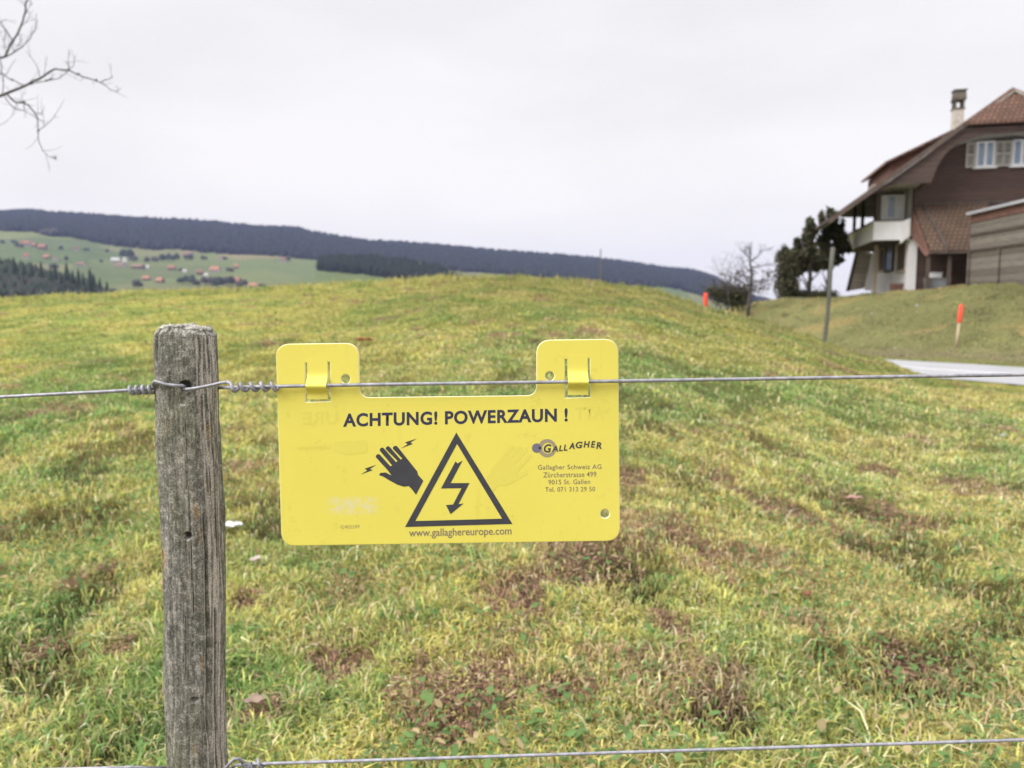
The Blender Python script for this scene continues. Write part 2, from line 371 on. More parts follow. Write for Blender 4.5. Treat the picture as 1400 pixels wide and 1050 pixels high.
# broad leaves and clover between the blades
def weed_leaves(n, seed):
    r = np.random.RandomState(seed)
    yy = np.exp(r.uniform(math.log(1.4), math.log(8), n*3)); u = r.uniform(-.85, .85, n*3); x = u*yy
    keep = fbm(x*1.9+60, yy*1.9, 131, 3)+.25*r.rand(n*3) > .6; x, yy = x[keep][:n], yy[keep][:n]; n = len(x); z = terrain(x, yy) + .012 + .035*r.rand(n)
    l = .012 + .028*r.rand(n)**2.5; w = l*(.3+.3*r.rand(n)); th = r.uniform(0, 6.283, n); tl = r.uniform(-.2, .9, n)
    d = np.stack([np.cos(th)*np.cos(tl), np.sin(th)*np.cos(tl), np.sin(tl)], -1); sd = np.stack([-np.sin(th), np.cos(th), r.uniform(-.3, .3, n)], -1)
    P = np.stack([x, yy, z], -1); V = np.empty((n, 6, 3)); l = l[:, None]; w = w[:, None]
    V[:, 0] = P; V[:, 1] = P+d*l*.35+sd*w*.5; V[:, 2] = P+d*l*.75+sd*w*.42; V[:, 3] = P+d*l; V[:, 4] = P+d*l*.75-sd*w*.42; V[:, 5] = P+d*l*.35-sd*w*.5
    V[:, 3, 2] -= .004
    L = (np.arange(n)[:, None]*6+np.arange(6)[None]).ravel(); k = (.7+.6*r.rand(n))[:, None]
    C = np.where((r.rand(n) < .85)[:, None], np.array([.13, .22, .07])[None]*k, np.array([.38, .3, .16])[None]*k)
    o = np_mesh('weed_leaves', V.reshape(-1, 3), L, np.arange(n)*6, np.full(n, 6), M['leafy'], None, np.repeat(C, 6, 0))
    tag(o, 'small dark green weed and clover leaves low among the grass', 'weeds', None, 'stuff')
weed_leaves(12000, 8)
# thatch / dead bits in the worn patches
def thatch(seed):
    r = np.random.RandomState(seed); pts = []
    for (wx, wy, rr) in WP:
        if wy > 9: continue
        k = int(1500*rr/.12); a = r.uniform(0, 6.283, k); q = rr*1.5*r.rand(k)**.6; pts.append(np.stack([wx+q*np.cos(a), wy+q*np.sin(a)*1.2], -1))
    p = np.concatenate(pts); n = len(p); z = terrain(p[:, 0], p[:, 1]) - .015 + .035*r.rand(n)*fbm(p[:, 0]*9, p[:, 1]*9, 333, 2)*1.6
    th = r.uniform(0, 6.283, n); tl = r.uniform(-.2, .35, n); l = (.005+.024*r.rand(n)**2.5)[:, None]; w = (.0008+.0026*r.rand(n)**1.5)[:, None]
    d = np.stack([np.cos(th), np.sin(th), tl], -1); sd = np.stack([-np.sin(th), np.cos(th), r.uniform(-.5, .5, n)], -1)
    P = np.stack([p[:, 0], p[:, 1], z], -1); V = np.empty((n, 4, 3)); V[:, 0] = P-sd*w; V[:, 1] = P+sd*w; V[:, 2] = P+d*l+sd*w*.5; V[:, 3] = P+d*l-sd*w*.5
    pal = np.array([[.26, .145, .10], [.33, .2, .14], [.13, .08, .06], [.42, .32, .2], [.30, .28, .10], [.20, .11, .08]]); C = pal[r.randint(0, 6, n)]*(.7+.6*r.rand(n))[:, None]
    o = np_mesh('dead_thatch', V.reshape(-1, 3), np.arange(n*4), np.arange(n)*4, np.full(n, 4), M['plain_vcol'], None, np.repeat(C, 4, 0))
    tag(o, 'brown dead thatch and torn roots in the worn patches', 'thatch', None, 'stuff')
thatch(14)

# single leaves, litter and stones on the ground
def curled_leaf(name, px, py, size, col, label, cat, rz=0, asp=.6):
    p = drop(px, py) + Vector((0, 0, .02)); mb = MB(p); nx, ny = 9, 5; vs = []; fs = []
    for j in range(ny):
        for i in range(nx):
            a = i/(nx-1)*2-1; b = j/(ny-1)*2-1; w = max(0, 1-abs(a)**2.2)
            x, y = a*size*.5, b*w*size*.5*asp; zz = size*(.16*b*b*w + .1*a*a) + size*.05*math.sin(7*a+3*b)
            c_, s_ = math.cos(rz), math.sin(rz); vs.append(p + Vector((x*c_-y*s_, x*s_+y*c_, zz + size*.12)))
    for j in range(ny-1):
        for i in range(nx-1): fs.append((j*nx+i, j*nx+i+1, (j+1)*nx+i+1, (j+1)*nx+i))
    mb.add(vs, fs); o = mb.build(name, simple(name+'_skin', col, .7, 0, .25, 60), None, True); o.location = p
    md = o.modifiers.new('thick', 'SOLIDIFY'); md.thickness = size*.02
    return tag(o, label, cat)
curled_leaf('paper_scrap', 316, 731, .085, (.75, .76, .8), 'crumpled white paper scrap in the grass right behind the wooden post', 'litter', .3, .7)
curled_leaf('fallen_leaf', 497, 471, .20, (.42, .19, .09), 'large orange brown leaf lying far out by the sign notch', 'leaf', .1, .45)
curled_leaf('fallen_leaf', 1103, 822, .045, (.24, .10, .06), 'small dark red leaf in the grass right of the sign', 'leaf', .8)
curled_leaf('fallen_leaf', 350, 974, .06, (.30, .22, .17), 'dull beige leaf beside the foot of the post', 'leaf', .2)
curled_leaf('fallen_leaf', 350, 775, .05, (.5, .42, .4), 'pale pinkish leaf just right of the post below the paper scrap', 'leaf', 1.2)
curled_leaf('fallen_leaf', 1167, 690, .085, (.42, .26, .22), 'pinkish curled leaf on the worn patch far right', 'leaf', -.3)
def stone(px, py, size, label, seed):
    p = drop(px, py); mb = MB(p); r = random.Random(seed); n = 10; vs = []; fs = []
    for j in range(6):
        th = math.pi*j/5
        for i in range(n):
            a = 6.2832*i/n; q = size*.5*(.85+.3*r.random()); vs.append(p + Vector((q*math.sin(th)*math.cos(a), .8*q*math.sin(th)*math.sin(a), .6*q*math.cos(th)+size*.15)))
    for j in range(5):
        for i in range(n): fs.append((j*n+i, (j+1)*n+i, (j+1)*n+(i+1) % n, j*n+(i+1) % n))
    mb.add(vs, fs); o = mb.build('stone', M['concrete'], None, True); o.location = p; return tag(o, label, 'stone', 'pale stones on the grass')
stone(1192, 429, .10, 'pale stone on the bank between the grey pole and the house', 1)
stone(1254, 419, .15, 'larger flat pale stone on the bank below the house corner', 2)
stone(1224, 477, .10, 'pale stone beside the far end of the road at the foot of the bank', 3)
stone(1372, 597, .06, 'pale stone in the meadow below the road', 4)

# ------------------------------------------------------------------ the sign
SY = .70
def sp(px, py, d=0.0): v = at(px, py, SY); return Vector((v.x, SY - d, v.z))
SB = sp(615, 745)
sign = thing('warning_sign', SB, 'yellow electric fence warning sign with black hand and lightning triangle on the upper wire', 'warning sign')
def rounded(pts):
    out = []; n = len(pts)
    for i in range(n):
        x, y, r_ = pts[i]; p = Vector((x, y)); a = Vector(pts[i-1][:2]) - p; b = Vector(pts[(i+1) % n][:2]) - p
        if r_ <= 0: out.append((x, y)); continue
        p0 = p + a.normalized()*r_; p1 = p + b.normalized()*r_
        for k in range(9):
            t_ = k/8; q = p0*(1-t_)**2 + p*2*t_*(1-t_) + p1*t_*t_
            q2 = q*.9 + (p0*(1-t_)+p1*t_)*.1
            out.append((q2.x, q2.y))
    return out
def circ(cx, cy, r_, n=28): return [(cx+r_*math.cos(6.28318*k/n), cy+r_*math.sin(6.28318*k/n)) for k in range(n)]
def curve_fill(loops, extrude=.0, bevel=0.0):
    cu = bpy.data.curves.new('c', 'CURVE'); cu.dimensions = '2D'; cu.fill_mode = 'BOTH'; cu.extrude = extrude; cu.bevel_depth = bevel; cu.bevel_resolution = 2
    for lp in loops:
        s_ = cu.splines.new('POLY'); s_.points.add(len(lp)-1)
        for q, (x, y) in zip(s_.points, lp): q.co = (x, y, 0, 1)
        s_.use_cyclic_u = True
    o = bpy.data.objects.new('c', cu); COL.objects.link(o); bpy.context.view_layer.update()
    me = bpy.data.meshes.new_from_object(o.evaluated_get(bpy.context.evaluated_depsgraph_get()))
    bpy.data.objects.remove(o); return me
def loc2(px, py):  # pixel -> sign plane metres relative to the sign base
    v = sp(px, py) - SB; return (v.x, v.z)
def stand(me, d):  # curve plane xy -> xz, pushed d towards the viewer
    for v in me.vertices: x, y, z = v.co; v.co = (x, -z - d, y)
    me.update()
TH = .0009
outline = rounded([(378.5, 471.5, 17), (490, 470, 17), (491, 544.5, 14), (734.5, 541.5, 14), (734.5, 466, 17), (844, 464.5, 17), (846.5, 738, 17), (386.5, 745, 17)])
def slot(x0, x1, xs0, xs1, yt, yb, ys):   # U shaped cut round the clip tongue
    return [(x0, yt), (xs0, yt), (xs0+.6, ys), (xs1-.3, ys), (xs1, yt-1), (x1, yt-1), (x1+.6, yb-1), (x0+.8, yb)]
sl1 = slot(416, 452.8, 419.5, 449.0, 495, 550.5, 545.8)
sl2 = slot(771, 807.5, 774.6, 803.9, 490, 545, 540)
# the real opening removes the strip as well; the tongue is a separate bent strip
open1 = [(416.6, 495), (452.6, 494), (453.4, 549.8), (417.2, 550.8)]
open2 = [(771, 490), (807.4, 489), (808.0, 544), (771.5, 545)]
holes = [circ(473, 518, 7.3), circ(751.6, 514, 7.3), circ(827, 702, 7.3)]
t = NT('yellow_plastic'); v = t.coord('Object')
f = t.noise(v, 9, 4, .5); f2 = t.noise(v, 320, 5, .7)
c = t.ramp(f, [(.3, (.755, .665, .118)), (.7, (.80, .708, .135))])
sep = t.n('ShaderNodeSeparateXYZ'); t.l(v, sep.inputs[0])
bx0, bz0 = loc2(483, 691)
def axis_mask(sock, c0, hw, soft):
    a_ = t.n('ShaderNodeMath', operation='SUBTRACT'); t.l(sock, a_.inputs[0]); a_.inputs[1].default_value = c0
    b_ = t.n('ShaderNodeMath', operation='ABSOLUTE'); t.l(a_.outputs[0], b_.inputs[0])
    mr = t.n('ShaderNodeMapRange'); t.l(b_.outputs[0], mr.inputs[0]); mr.inputs[1].default_value = hw+soft; mr.inputs[2].default_value = hw; mr.inputs[3].default_value = 0; mr.inputs[4].default_value = 1
    return mr.outputs[0]
mx_, mz_ = axis_mask(sep.outputs['X'], bx0, .016, .011), axis_mask(sep.outputs['Z'], bz0, .005, .005)
mm = t.n('ShaderNodeMath', operation='MULTIPLY'); t.l(mx_, mm.inputs[0]); t.l(mz_, mm.inputs[1])
m2 = t.n('ShaderNodeMath', operation='MULTIPLY'); t.l(mm.outputs[0], m2.inputs[0]); t.l(t.ramp(f2, [(.42, 0), (.56, 1)]), m2.inputs[1])
c = t.mix(m2.outputs[0], c, (.72, .66, .36))
f3 = t.noise(v, 45, 6, .8); c = t.mix(.5, c, t.ramp(f3, [(.33, (.82, .80, .74)), (.43, (1, 1, 1))]), 'MULTIPLY')
st2 = t.noise(t.coord('Object', (1, 1, .12)), 60, 4, .6); c = t.mix(.4, c, t.ramp(st2, [(.62, (1, 1, 1)), (.75, (.90, .88, .80))]), 'MULTIPLY')
scr_ = t.noise(t.coord('Object', (.12, 1, 1)), 700, 2, .5); c = t.mix(.5, c, t.ramp(scr_, [(.70, (0, 0, 0)), (.74, (.05, .05, .045))]), 'ADD')
M['yellow_plastic'] = t.fin(c, .42, 0, .4)
t.b.inputs['Subsurface Weight'].default_value = 0
M['lit_rim'] = simple('lit_rim', (.84, .80, .56), .45, 0, .03, 40, .4)  # paler than the panel: light on the plastic edge painted into the bevel
M['ink'] = simple('ink', (.055, .055, .068), .5, 0, .15, 60)
M['navy_ink'] = simple('navy_ink', (.04, .04, .085), .5, 0, .15, 60)
M['small_ink'] = simple('small_ink', (.23, .19, .14), .6, 0, .2, 400)
M['faint_ink'] = simple('faint_ink', (.40, .34, .14), .6, 0, .2, 400)
M['show_through'] = simple('show_through', (.735, .65, .125), .45, 0, .02, 30)
M['logo_grey'] = simple('logo_grey', (.33, .28, .20), .5, 0, .05, 30)
M['logo_blue'] = simple('logo_blue', (.17, .16, .22), .5, 0, .05, 30)
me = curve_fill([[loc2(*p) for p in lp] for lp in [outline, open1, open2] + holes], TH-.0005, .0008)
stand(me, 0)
panel = link_mesh('panel', me, [M['yellow_plastic'], M['lit_rim']], sign)
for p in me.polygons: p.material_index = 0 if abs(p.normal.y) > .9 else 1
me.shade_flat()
def strip(x0, x1, ytop, ybot):  # bent clip tongue: leaves the panel, bulges over the wire, tucks back
    prof = []
    for k in range(41):
        q = k/40; y = ytop + (ybot-ytop)*q
        bul = .0008 + .0072*math.exp(-((q-.66)/.155)**2) + .0012*sst(.8, 1, q)
        prof.append((y, float(bul)))
    mb = MB(SB); th = .0013; vs = []; fs = []
    nx = 6
    for (y, b) in prof:
        for i in range(nx+1):
            vs.append(sp(x0 + (x1-x0)*i/nx + .012*(y-ytop), y, TH*.6 + b))
    for (y, b) in prof:
        for i in range(nx+1):
            vs.append(sp(x0 + (x1-x0)*i/nx + .012*(y-ytop), y, TH*.6 + b - th))
    n = len(prof); w = nx+1
    for j in range(n-1):
        for i in range(nx):
            fs.append((j*w+i, (j+1)*w+i, (j+1)*w+i+1, j*w+i+1)); fs.append((n*w+j*w+i, n*w+j*w+i+1, n*w+(j+1)*w+i+1, n*w+(j+1)*w+i))
        fs.append((j*w, n*w+j*w, n*w+(j+1)*w, (j+1)*w)); fs.append((j*w+nx, (j+1)*w+nx, n*w+(j+1)*w+nx, n*w+j*w+nx))
    for i in range(nx): fs.append(((n-1)*w+i, n*w+(n-1)*w+i, n*w+(n-1)*w+i+1, (n-1)*w+i+1)); fs.append((i, i+1, n*w+i+1, n*w+i))
    mb.add(vs, fs); o = mb.build('clip', M['yellow_plastic'], sign)
    return o
strip(420.4, 448.2, 491.0, 545.2); strip(775.4, 803.2, 486.0, 539.6)
PR = TH + .00042
def print_shape(name, loops, m, d=0.0, th=.00006, parent=None):
    me = curve_fill([[loc2(*p) for p in lp] for lp in loops], th); stand(me, PR + d); return link_mesh(name, me, m, parent or sign)
HAND = [(579,656.9),(569,675.9),(563,668),(559,664.1),(552.7,665),(543.7,662.3),(533,656.5),(523.8,650.9),(519.2,649.4),(519,647.4),(521,646),(527.4,645.5),(535.5,649.6),
        (530,642),(514.4,625),(514.2,622.6),(515.6,621),(517.8,620.5),(519.6,621.2),(534.3,637.4),(536.4,635.8),(519.8,616),(519.6,613.6),(521,612),(523.4,611.4),(525.2,612.6),(541.6,631.4),(543.7,629.8),
        (528,614),(527.6,612),(529.2,610.2),(531.4,609.6),(533.2,610.8),(548.3,628.1),(550.2,626.4),(537.7,613.5),(537.4,611.4),(539.3,609.4),(541.6,609),(543.8,610.4),(557,627),(570.8,644.2),(571.7,648.7)]
SPK = [(569.5,599.3),(561.2,604.8),(564.6,606.6),(549,612.2),(557.4,607.0),(554,604.5)]
print_shape('hand_symbol', [HAND], M['ink'])
print_shape('spark_symbol', [SPK], M['ink']); print_shape('spark_symbol', [[(x-55, y+35.8) for x, y in SPK]], M['ink'])
print_shape('triangle_symbol', [[(624,591),(700.5,715.8),(554,720)], [(625,606.5),(686.5,708.6),(568,711.8)]], M['ink'])
print_shape('lightning_symbol', [[(623,630.3),(625.6,633.3),(632.5,629.3),(616.2,660),(642,660),(626.9,688.7),(633.9,687.9),(616.2,702.4),(609.8,690),(619.6,689.2),(631.1,667.0),(603,667.4)]], M['ink'])
# what is printed on the back shows faintly through
print_shape('show_through_hand', [[(1233-x+8, y-1) for x, y in HAND[::-1]]], M['show_through'], -.00003, .00003)
print_shape('show_through_block', [rounded([(456,603,5),(502,601,5),(503,618,5),(474,622,5),(457,616,5)])], M['show_through'], -.00003, .00003)
def text_print(name, txt, x0, x1, yt, yb, slope, m, bold=0.0, shear=0.0, mirror=False, d=0.0, space=1.0, th=.00006):
    cu = bpy.data.curves.new('t', 'FONT'); cu.body = txt; cu.size = 1; cu.offset = bold; cu.shear = shear; cu.space_character = space; cu.resolution_u = 5
    cu.fill_mode = 'FRONT'
    o = bpy.data.objects.new('t', cu); COL.objects.link(o); bpy.context.view_layer.update()
    me = bpy.data.meshes.new_from_object(o.evaluated_get(bpy.context.evaluated_depsgraph_get())); bpy.data.objects.remove(o)
    xs = [v.co.x for v in me.vertices]; ys = [v.co.y for v in me.vertices]; a0, a1, b0, b1 = min(xs), max(xs), min(ys), max(ys)
    for v in me.vertices:
        q = (v.co.x-a0)/(a1-a0)
        if mirror: q = 1-q
        px = x0+(x1-x0)*q; py = yb + (yt-yb)*(v.co.y-b0)/(b1-b0) + slope*(q-.5)
        w = loc2(px, py); v.co = (w[0], -(PR+d), w[1])
    me.update(); return link_mesh(name, me, m, sign)
text_print('headline', 'ACHTUNG! POWERZAUN !', 469.5, 776, 561.3, 579.8, -7.4, M['navy_ink'], .033, space=1.09)
text_print('web_address', 'www.gallaghereurope.com', 559.5, 699.3, 721.2, 735.0, -3.0, M['small_ink'], .012)
text_print('address_line', 'Gallagher Schweiz AG', 735.4, 822, 634.8, 643.2, -1.0, M['small_ink'], .008, space=1.08)
text_print('address_line', 'Zürcherstrasse 499', 742.7, 815, 644.8, 652, -1.0, M['small_ink'], .008, space=1.08)
text_print('address_line', '9015 St. Gallen', 749.6, 806.6, 655, 661.6, -.8, M['small_ink'], .008, space=1.08)
text_print('address_line', 'Tel. 071 313 29 50', 745.3, 813.4, 665.2, 671.6, -.8, M['small_ink'], .008, space=1.08)
text_print('article_number', 'G402349', 466.5, 492, 717.2, 722, -.6, M['faint_ink'], .0)
text_print('show_through_lettering', 'URE', 414, 463, 562.5, 580, -1.2, M['show_through'], .03, mirror=True, d=-.00003)
text_print('show_through_lettering', 'ATT', 786, 826, 556, 573, -1, M['show_through'], .03, mirror=True, d=-.00003)
text_print('show_through_lettering', 'Gallagher Europe', 408, 452, 608, 616, -1, M['show_through'], .0, mirror=True, d=-.00003)
lg = print_shape('logo', [circ(748, 612.3, 12.4), circ(748.6, 612.3, 7.6)], M['logo_grey'])
print_shape('logo_disc', [circ(733.6, 612.2, 6.4)], M['logo_blue'], .00004); print_shape('logo_dot', [circ(738.2, 612, 2.0, 14)], M['navy_ink'], .00009)
for ch, a0_, a1_, b0_, b1_ in [('G',743.3,753.6,606.8,618.4),('A',754.2,763,609,617.2),('L',764,769.2,608.4,616.4),('L',770.4,775.6,607.4,615.8),('A',777.6,785.6,604.8,613.6),
                               ('G',786.8,796.2,603.4,612.4),('H',797.6,806.2,602.6,611.4),('E',807.6,813.8,602.6,611.6),('R',814.8,822.4,604.2,613.2)]:
    text_print('logo_lettering', ch, a0_, a1_, b0_, b1_, 0, M['ink'], .03, .18, d=.00012)

# ------------------------------------------------------------------ fence post
PYY = .735
pt, pb = at(256, 450, PYY), at(272, 1050, PYY)
TZ = at(256, 446, PYY).z; GB = T(pb.x, PYY) - .05
def post_mesh():
    n, rows = 200, 620
    zs = np.concatenate([np.linspace(GB, pb.z-.03, 60), np.linspace(pb.z-.028, TZ, rows)])
    ph = np.linspace(0, 2*np.pi, n, endpoint=False)
    PH, Z = np.meshgrid(ph, zs)
    k = (Z - pt.z)/(pb.z - pt.z); k = np.clip(k, -.1, 1.5)
    cx = pt.x + (pb.x-pt.x)*k
    cx = cx + .0012*np.sin(Z*19) 
    hw = .0264 - .0002*k; hd = .0255
    c_, s_ = np.cos(PH), np.sin(PH)   # s_<0 is the side to the camera
    q = 3.2; rad = (np.abs(c_)**q + np.abs(s_)**q)**(-1/q)
    X = c_*rad*hw; Yv = s_*rad*hd
    # flat split facet at the right front
    fx = .74*X/hw - .67*Yv/hd; cut = np.maximum(0, fx - 1.10)
    X -= .74*cut*hw*.9; Yv += .67*cut*hd*.9
    nx_, ny_ = c_, s_
    arc = PH*.028
    g = (fbm(arc*260, Z*12, 201, 4)-.5)*.0022 + (fbm(arc*900, Z*30, 205, 3)-.5)*.0014 + (fbm(arc*60, Z*14, 209, 3)-.5)*.0026
    crack = np.zeros_like(Z)
    for a0, za, zb, wd, dp in [(4.0, -.055, TZ, .03, .006), (5.80, -.06, TZ, .025, .006), (5.9, -.25, -.1, .025, .004), (5.0, -.30, -.11, .02, .003), (5.45, -.42, -.2, .022, .004),
                               (4.3, -.40, -.22, .018, .003), (5.75, -.6, -.3, .03, .005), (4.75, -.36, -.3, .02, .003), (3.6, -.5, -.1, .03, .004)]:
        w = wd*(.7+.6*vn(Z*40, Z*0, 7)); off = .05*(vn(Z*25, Z*0, int(a0*10))-.5)
        crack += dp*np.exp(-((PH-a0-off)/w)**2) * sst(za-.01, za+.02, Z)*(1 - sst(zb-.02+.02, zb+.01, Z)*(1 if zb < TZ else 0))
    disp = g - crack
    def dent(px, py, rr, dp, asp=1):
        p = at(px, py, PYY-.0255); kk = np.hypot(cx + X - p.x, (Z - p.z)/asp)/rr
        return -dp*sst(1.0, .55, kk)*(s_ < 0)
    disp = disp + dent(256.5, 733, .0042, .014) + dent(266, 957, .0042, .008, .8) + dent(254, 528, .0066, .012, .9) + dent(249, 545, .004, .003, 2) + dent(300, 975, .004, .003, 1.5)
    tdist = TZ - Z
    X = X + nx_*disp; Yv = Yv + ny_*disp
    topr = fbm(np.cos(PH)*3+5, np.sin(PH)*3+5, 231, 3)
    shrink = 1 - .14*sst(.010, 0, tdist)**2 - .03*sst(.03, 0, tdist)
    X *= shrink; Yv *= shrink
    Z2 = Z + sst(.02, 0, tdist)*((topr-.5)*.005 - .004*np.clip(c_, 0, 1))
    V = np.stack([cx + X, PYY + Yv, Z2], -1)
    rings = [V.reshape(-1, 3)]; nr = len(zs); last = V[-1]; cc = last.mean(0)
    for s2 in (.86, .7, .5, .3, .12):
        r2 = cc + (last-cc)*s2; hz = (fbm(r2[:, 0]*350, r2[:, 1]*350, 241, 4)-.5)*.006; r2[:, 2] = last[:, 2]*s2 + cc[2]*(1-s2) + hz + .001; rings.append(r2)
    VV = np.concatenate(rings); tot = nr+5
    i = np.arange(tot-1)[:, None]*n + np.arange(n)[None]; j = np.arange(tot-1)[:, None]*n + (np.arange(n)[None]+1) % n
    Q = np.stack([i, j, j+n, i+n], -1).reshape(-1, 4)
    L = np.concatenate([Q.ravel(), np.arange(n)+(tot-1)*n]); st = np.concatenate([np.arange(len(Q))*4, [len(Q)*4]]); tt = np.concatenate([np.full(len(Q), 4), [n]])
    return VV, L, st, tt
t = NT('weathered_wood'); v = t.coord('Object'); vs_ = t.coord('Object', (1, 1, .11))
g1 = t.noise(vs_, 120, 7, .72, .4); g2 = t.noise(vs_, 420, 5, .8); blot = t.noise(t.coord('Object', (1, 1, .35)), 42, 6, .7, .6); spk = t.noise(t.coord('Object', (1, 1, .55)), 230, 8, .82, .3)
c = t.ramp(g1, [(.30, (.060, .058, .054)), (.48, (.14, .135, .122)), (.60, (.25, .24, .22)), (.74, (.44, .42, .40))])
c = t.mix(t.ramp(blot, [(.42, 0), (.60, .85)]), c, (.11, .108, .092))
c = t.mix(t.ramp(blot, [(.30, .7), (.42, 0)]), c, (.36, .33, .30))
c = t.mix(.65, c, t.ramp(g2, [(.34, (.45, .45, .45)), (.62, (1.2, 1.2, 1.2))]), 'MULTIPLY')
lich = t.n('ShaderNodeTexVoronoi'); lich.inputs['Scale'].default_value = 260; t.l(v, lich.inputs['Vector'])
c = t.mix(t.ramp(spk, [(.53, 0), (.66, .8)]), c, (.42, .395, .35))
c = t.mix(t.ramp(spk, [(.36, .9), (.46, 0)]), c, (.05, .046, .04))
tan_ = t.noise(t.coord('Object', (1, 1, .16)), 55, 5, .6, .8); c = t.mix(t.ramp(tan_, [(.58, 0), (.68, .45)]), c, (.33, .29, .23))
och = t.noise(t.coord('Object', (1, 1, .5)), 38, 4, .6); c = t.mix(t.ramp(och, [(.63, 0), (.70, .6)]), c, (.30, .17, .055))
grn = t.noise(t.coord('Object', (1, 1, .3)), 12, 3, .6); c = t.mix(t.ramp(grn, [(.52, 0), (.68, .35)]), c, (.17, .175, .09))
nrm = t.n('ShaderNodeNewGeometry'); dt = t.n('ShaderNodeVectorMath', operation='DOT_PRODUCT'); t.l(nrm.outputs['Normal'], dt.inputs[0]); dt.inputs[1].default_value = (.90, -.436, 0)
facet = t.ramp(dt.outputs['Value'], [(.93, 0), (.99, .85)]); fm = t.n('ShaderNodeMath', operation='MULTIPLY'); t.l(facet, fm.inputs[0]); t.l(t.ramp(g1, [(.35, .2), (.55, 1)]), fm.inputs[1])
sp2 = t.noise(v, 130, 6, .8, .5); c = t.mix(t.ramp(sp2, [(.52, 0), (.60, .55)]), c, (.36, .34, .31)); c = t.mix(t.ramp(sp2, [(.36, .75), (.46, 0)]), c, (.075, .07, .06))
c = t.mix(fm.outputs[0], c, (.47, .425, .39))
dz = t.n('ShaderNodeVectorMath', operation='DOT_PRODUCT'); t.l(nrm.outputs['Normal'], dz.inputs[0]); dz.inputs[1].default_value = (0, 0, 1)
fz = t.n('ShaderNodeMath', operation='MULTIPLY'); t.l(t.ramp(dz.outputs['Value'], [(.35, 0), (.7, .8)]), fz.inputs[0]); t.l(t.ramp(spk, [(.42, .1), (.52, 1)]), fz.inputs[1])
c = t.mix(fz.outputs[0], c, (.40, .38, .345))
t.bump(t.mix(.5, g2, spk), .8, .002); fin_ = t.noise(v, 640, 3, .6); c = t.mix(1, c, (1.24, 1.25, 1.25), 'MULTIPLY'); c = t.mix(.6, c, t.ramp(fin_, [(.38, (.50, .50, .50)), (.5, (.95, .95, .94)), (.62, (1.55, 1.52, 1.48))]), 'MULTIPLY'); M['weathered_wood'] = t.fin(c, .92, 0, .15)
PB_ = Vector((pb.x, PYY, T(pb.x, PYY)))
VV, L_, st_, tt_ = post_mesh()
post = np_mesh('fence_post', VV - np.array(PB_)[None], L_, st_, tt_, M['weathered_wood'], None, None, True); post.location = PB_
tag(post, 'weathered grey cracked wooden fence post with lichen, left of the yellow sign', 'fence post')

# ------------------------------------------------------------------ wires
t = NT('galvanised'); v = t.coord('Object'); f = t.noise(v, 130, 4, .7)
M['galvanised'] = t.fin(t.ramp(f, [(.35, (.22, .22, .25)), (.65, (.40, .40, .45))]), .5, .3, .4)
WY = SY - TH - .0045            # wire axis just in front of the panel
def wp(px, py, Y=WY): return at(px, py, Y)
WR = .00165
def helix(px0, px1, pyf, turns, rad, ph0=0, Y=WY, n=26):
    out = []; tot = int(turns*n)
    for k in range(tot+1):
        q = k/tot; px = px0+(px1-px0)*q; c0 = wp(px, pyf(px), Y); a = ph0 + q*turns*6.28318
        out.append(c0 + Vector((0, math.cos(a)*rad, math.sin(a)*rad)))
    return out
wl = lambda px: 542.8 + (532.5-542.8)*px/200.0
wr_ = lambda px: float(np.interp(px, [300, 385, 490, 740, 1000, 1400, 1700], [530, 528.2, 526.2, 522.6, 518.6, 512.2, 507.2]))
W0 = wp(615, 526)
uw = thing('upper_fence_wire', W0, 'upper galvanised fence wire twisted round the post and carrying the yellow sign', 'fence wire')
PF = PYY - .0300
mb = MB(W0)
pts = [wp(px, wl(px), .715 + (px < 120)*0) for px in range(-500, 171, 30)] + [wp(200, 532, .716), wp(216, 530, .735), wp(222, 528, .766), wp(258, 529, .774), wp(292, 530, .766), wp(303, 530, .74), wp(312, 530, .712), wp(325, 529.6, .705)]
pts += [wp(px, wr_(px)) for px in list(range(345, 1700, 18))]
mb.tube(pts, WR, 12); mb.build('strand', M['galvanised'], uw, True)
mb = MB(W0)
kn = helix(177, 213, wl, 4.1, .0034, 1.2, .716)
mb.tube(kn + [wp(214, 535, .72), wp(209, 524, .712), wp(212, 521, .705), wp(226, 525.5, PF+.0005), wp(240, 527.2, PF), wp(249, 527.3, PF+.003), wp(254, 529, PF+.010)], WR*.98, 10)
mb.build('left_twist', M['galvanised'], uw, True)
mb = MB(W0)
a = [wp(250, 531.5, PF+.010), wp(256, 532.2, PF+.002), wp(270, 530.5, PF-.001), wp(290, 526.5, PF), wp(303, 523.2, .702), wp(311, 522.3, .698), wp(316, 524.5, .694)]
hx = helix(319, 378, wr_, 4.2, .0034, 3.6, WY)
mb.tube(a + hx + [wp(381, wr_(381)+1.5, WY-.001)], WR*.98, 10); mb.build('right_twist', M['galvanised'], uw, True)
W1 = wp(800, 1030)
lw = thing('lower_fence_wire', W1, 'lower galvanised fence wire crossing the grass at the bottom, looped round the post', 'fence wire')
wl2 = lambda px: float(np.interp(px, [-300, 200, 318, 1400, 1700], [1062, 1048.5, 1045.5, 1011.5, 1002]))
mb = MB(W1); mb.tube([wp(px, wl2(px), .715 if px < 320 else .705) for px in list(range(-500, 190, 40))] + [wp(226, 1050, .725), wp(232, 1052, .772), wp(275, 1052, .776), wp(318, 1050, .765), wp(322, 1046, .72)] + [wp(px, wl2(px), .705) for px in range(335, 1700, 30)], WR*.95, 12)
mb.build('strand', M['galvanised'], lw, True)
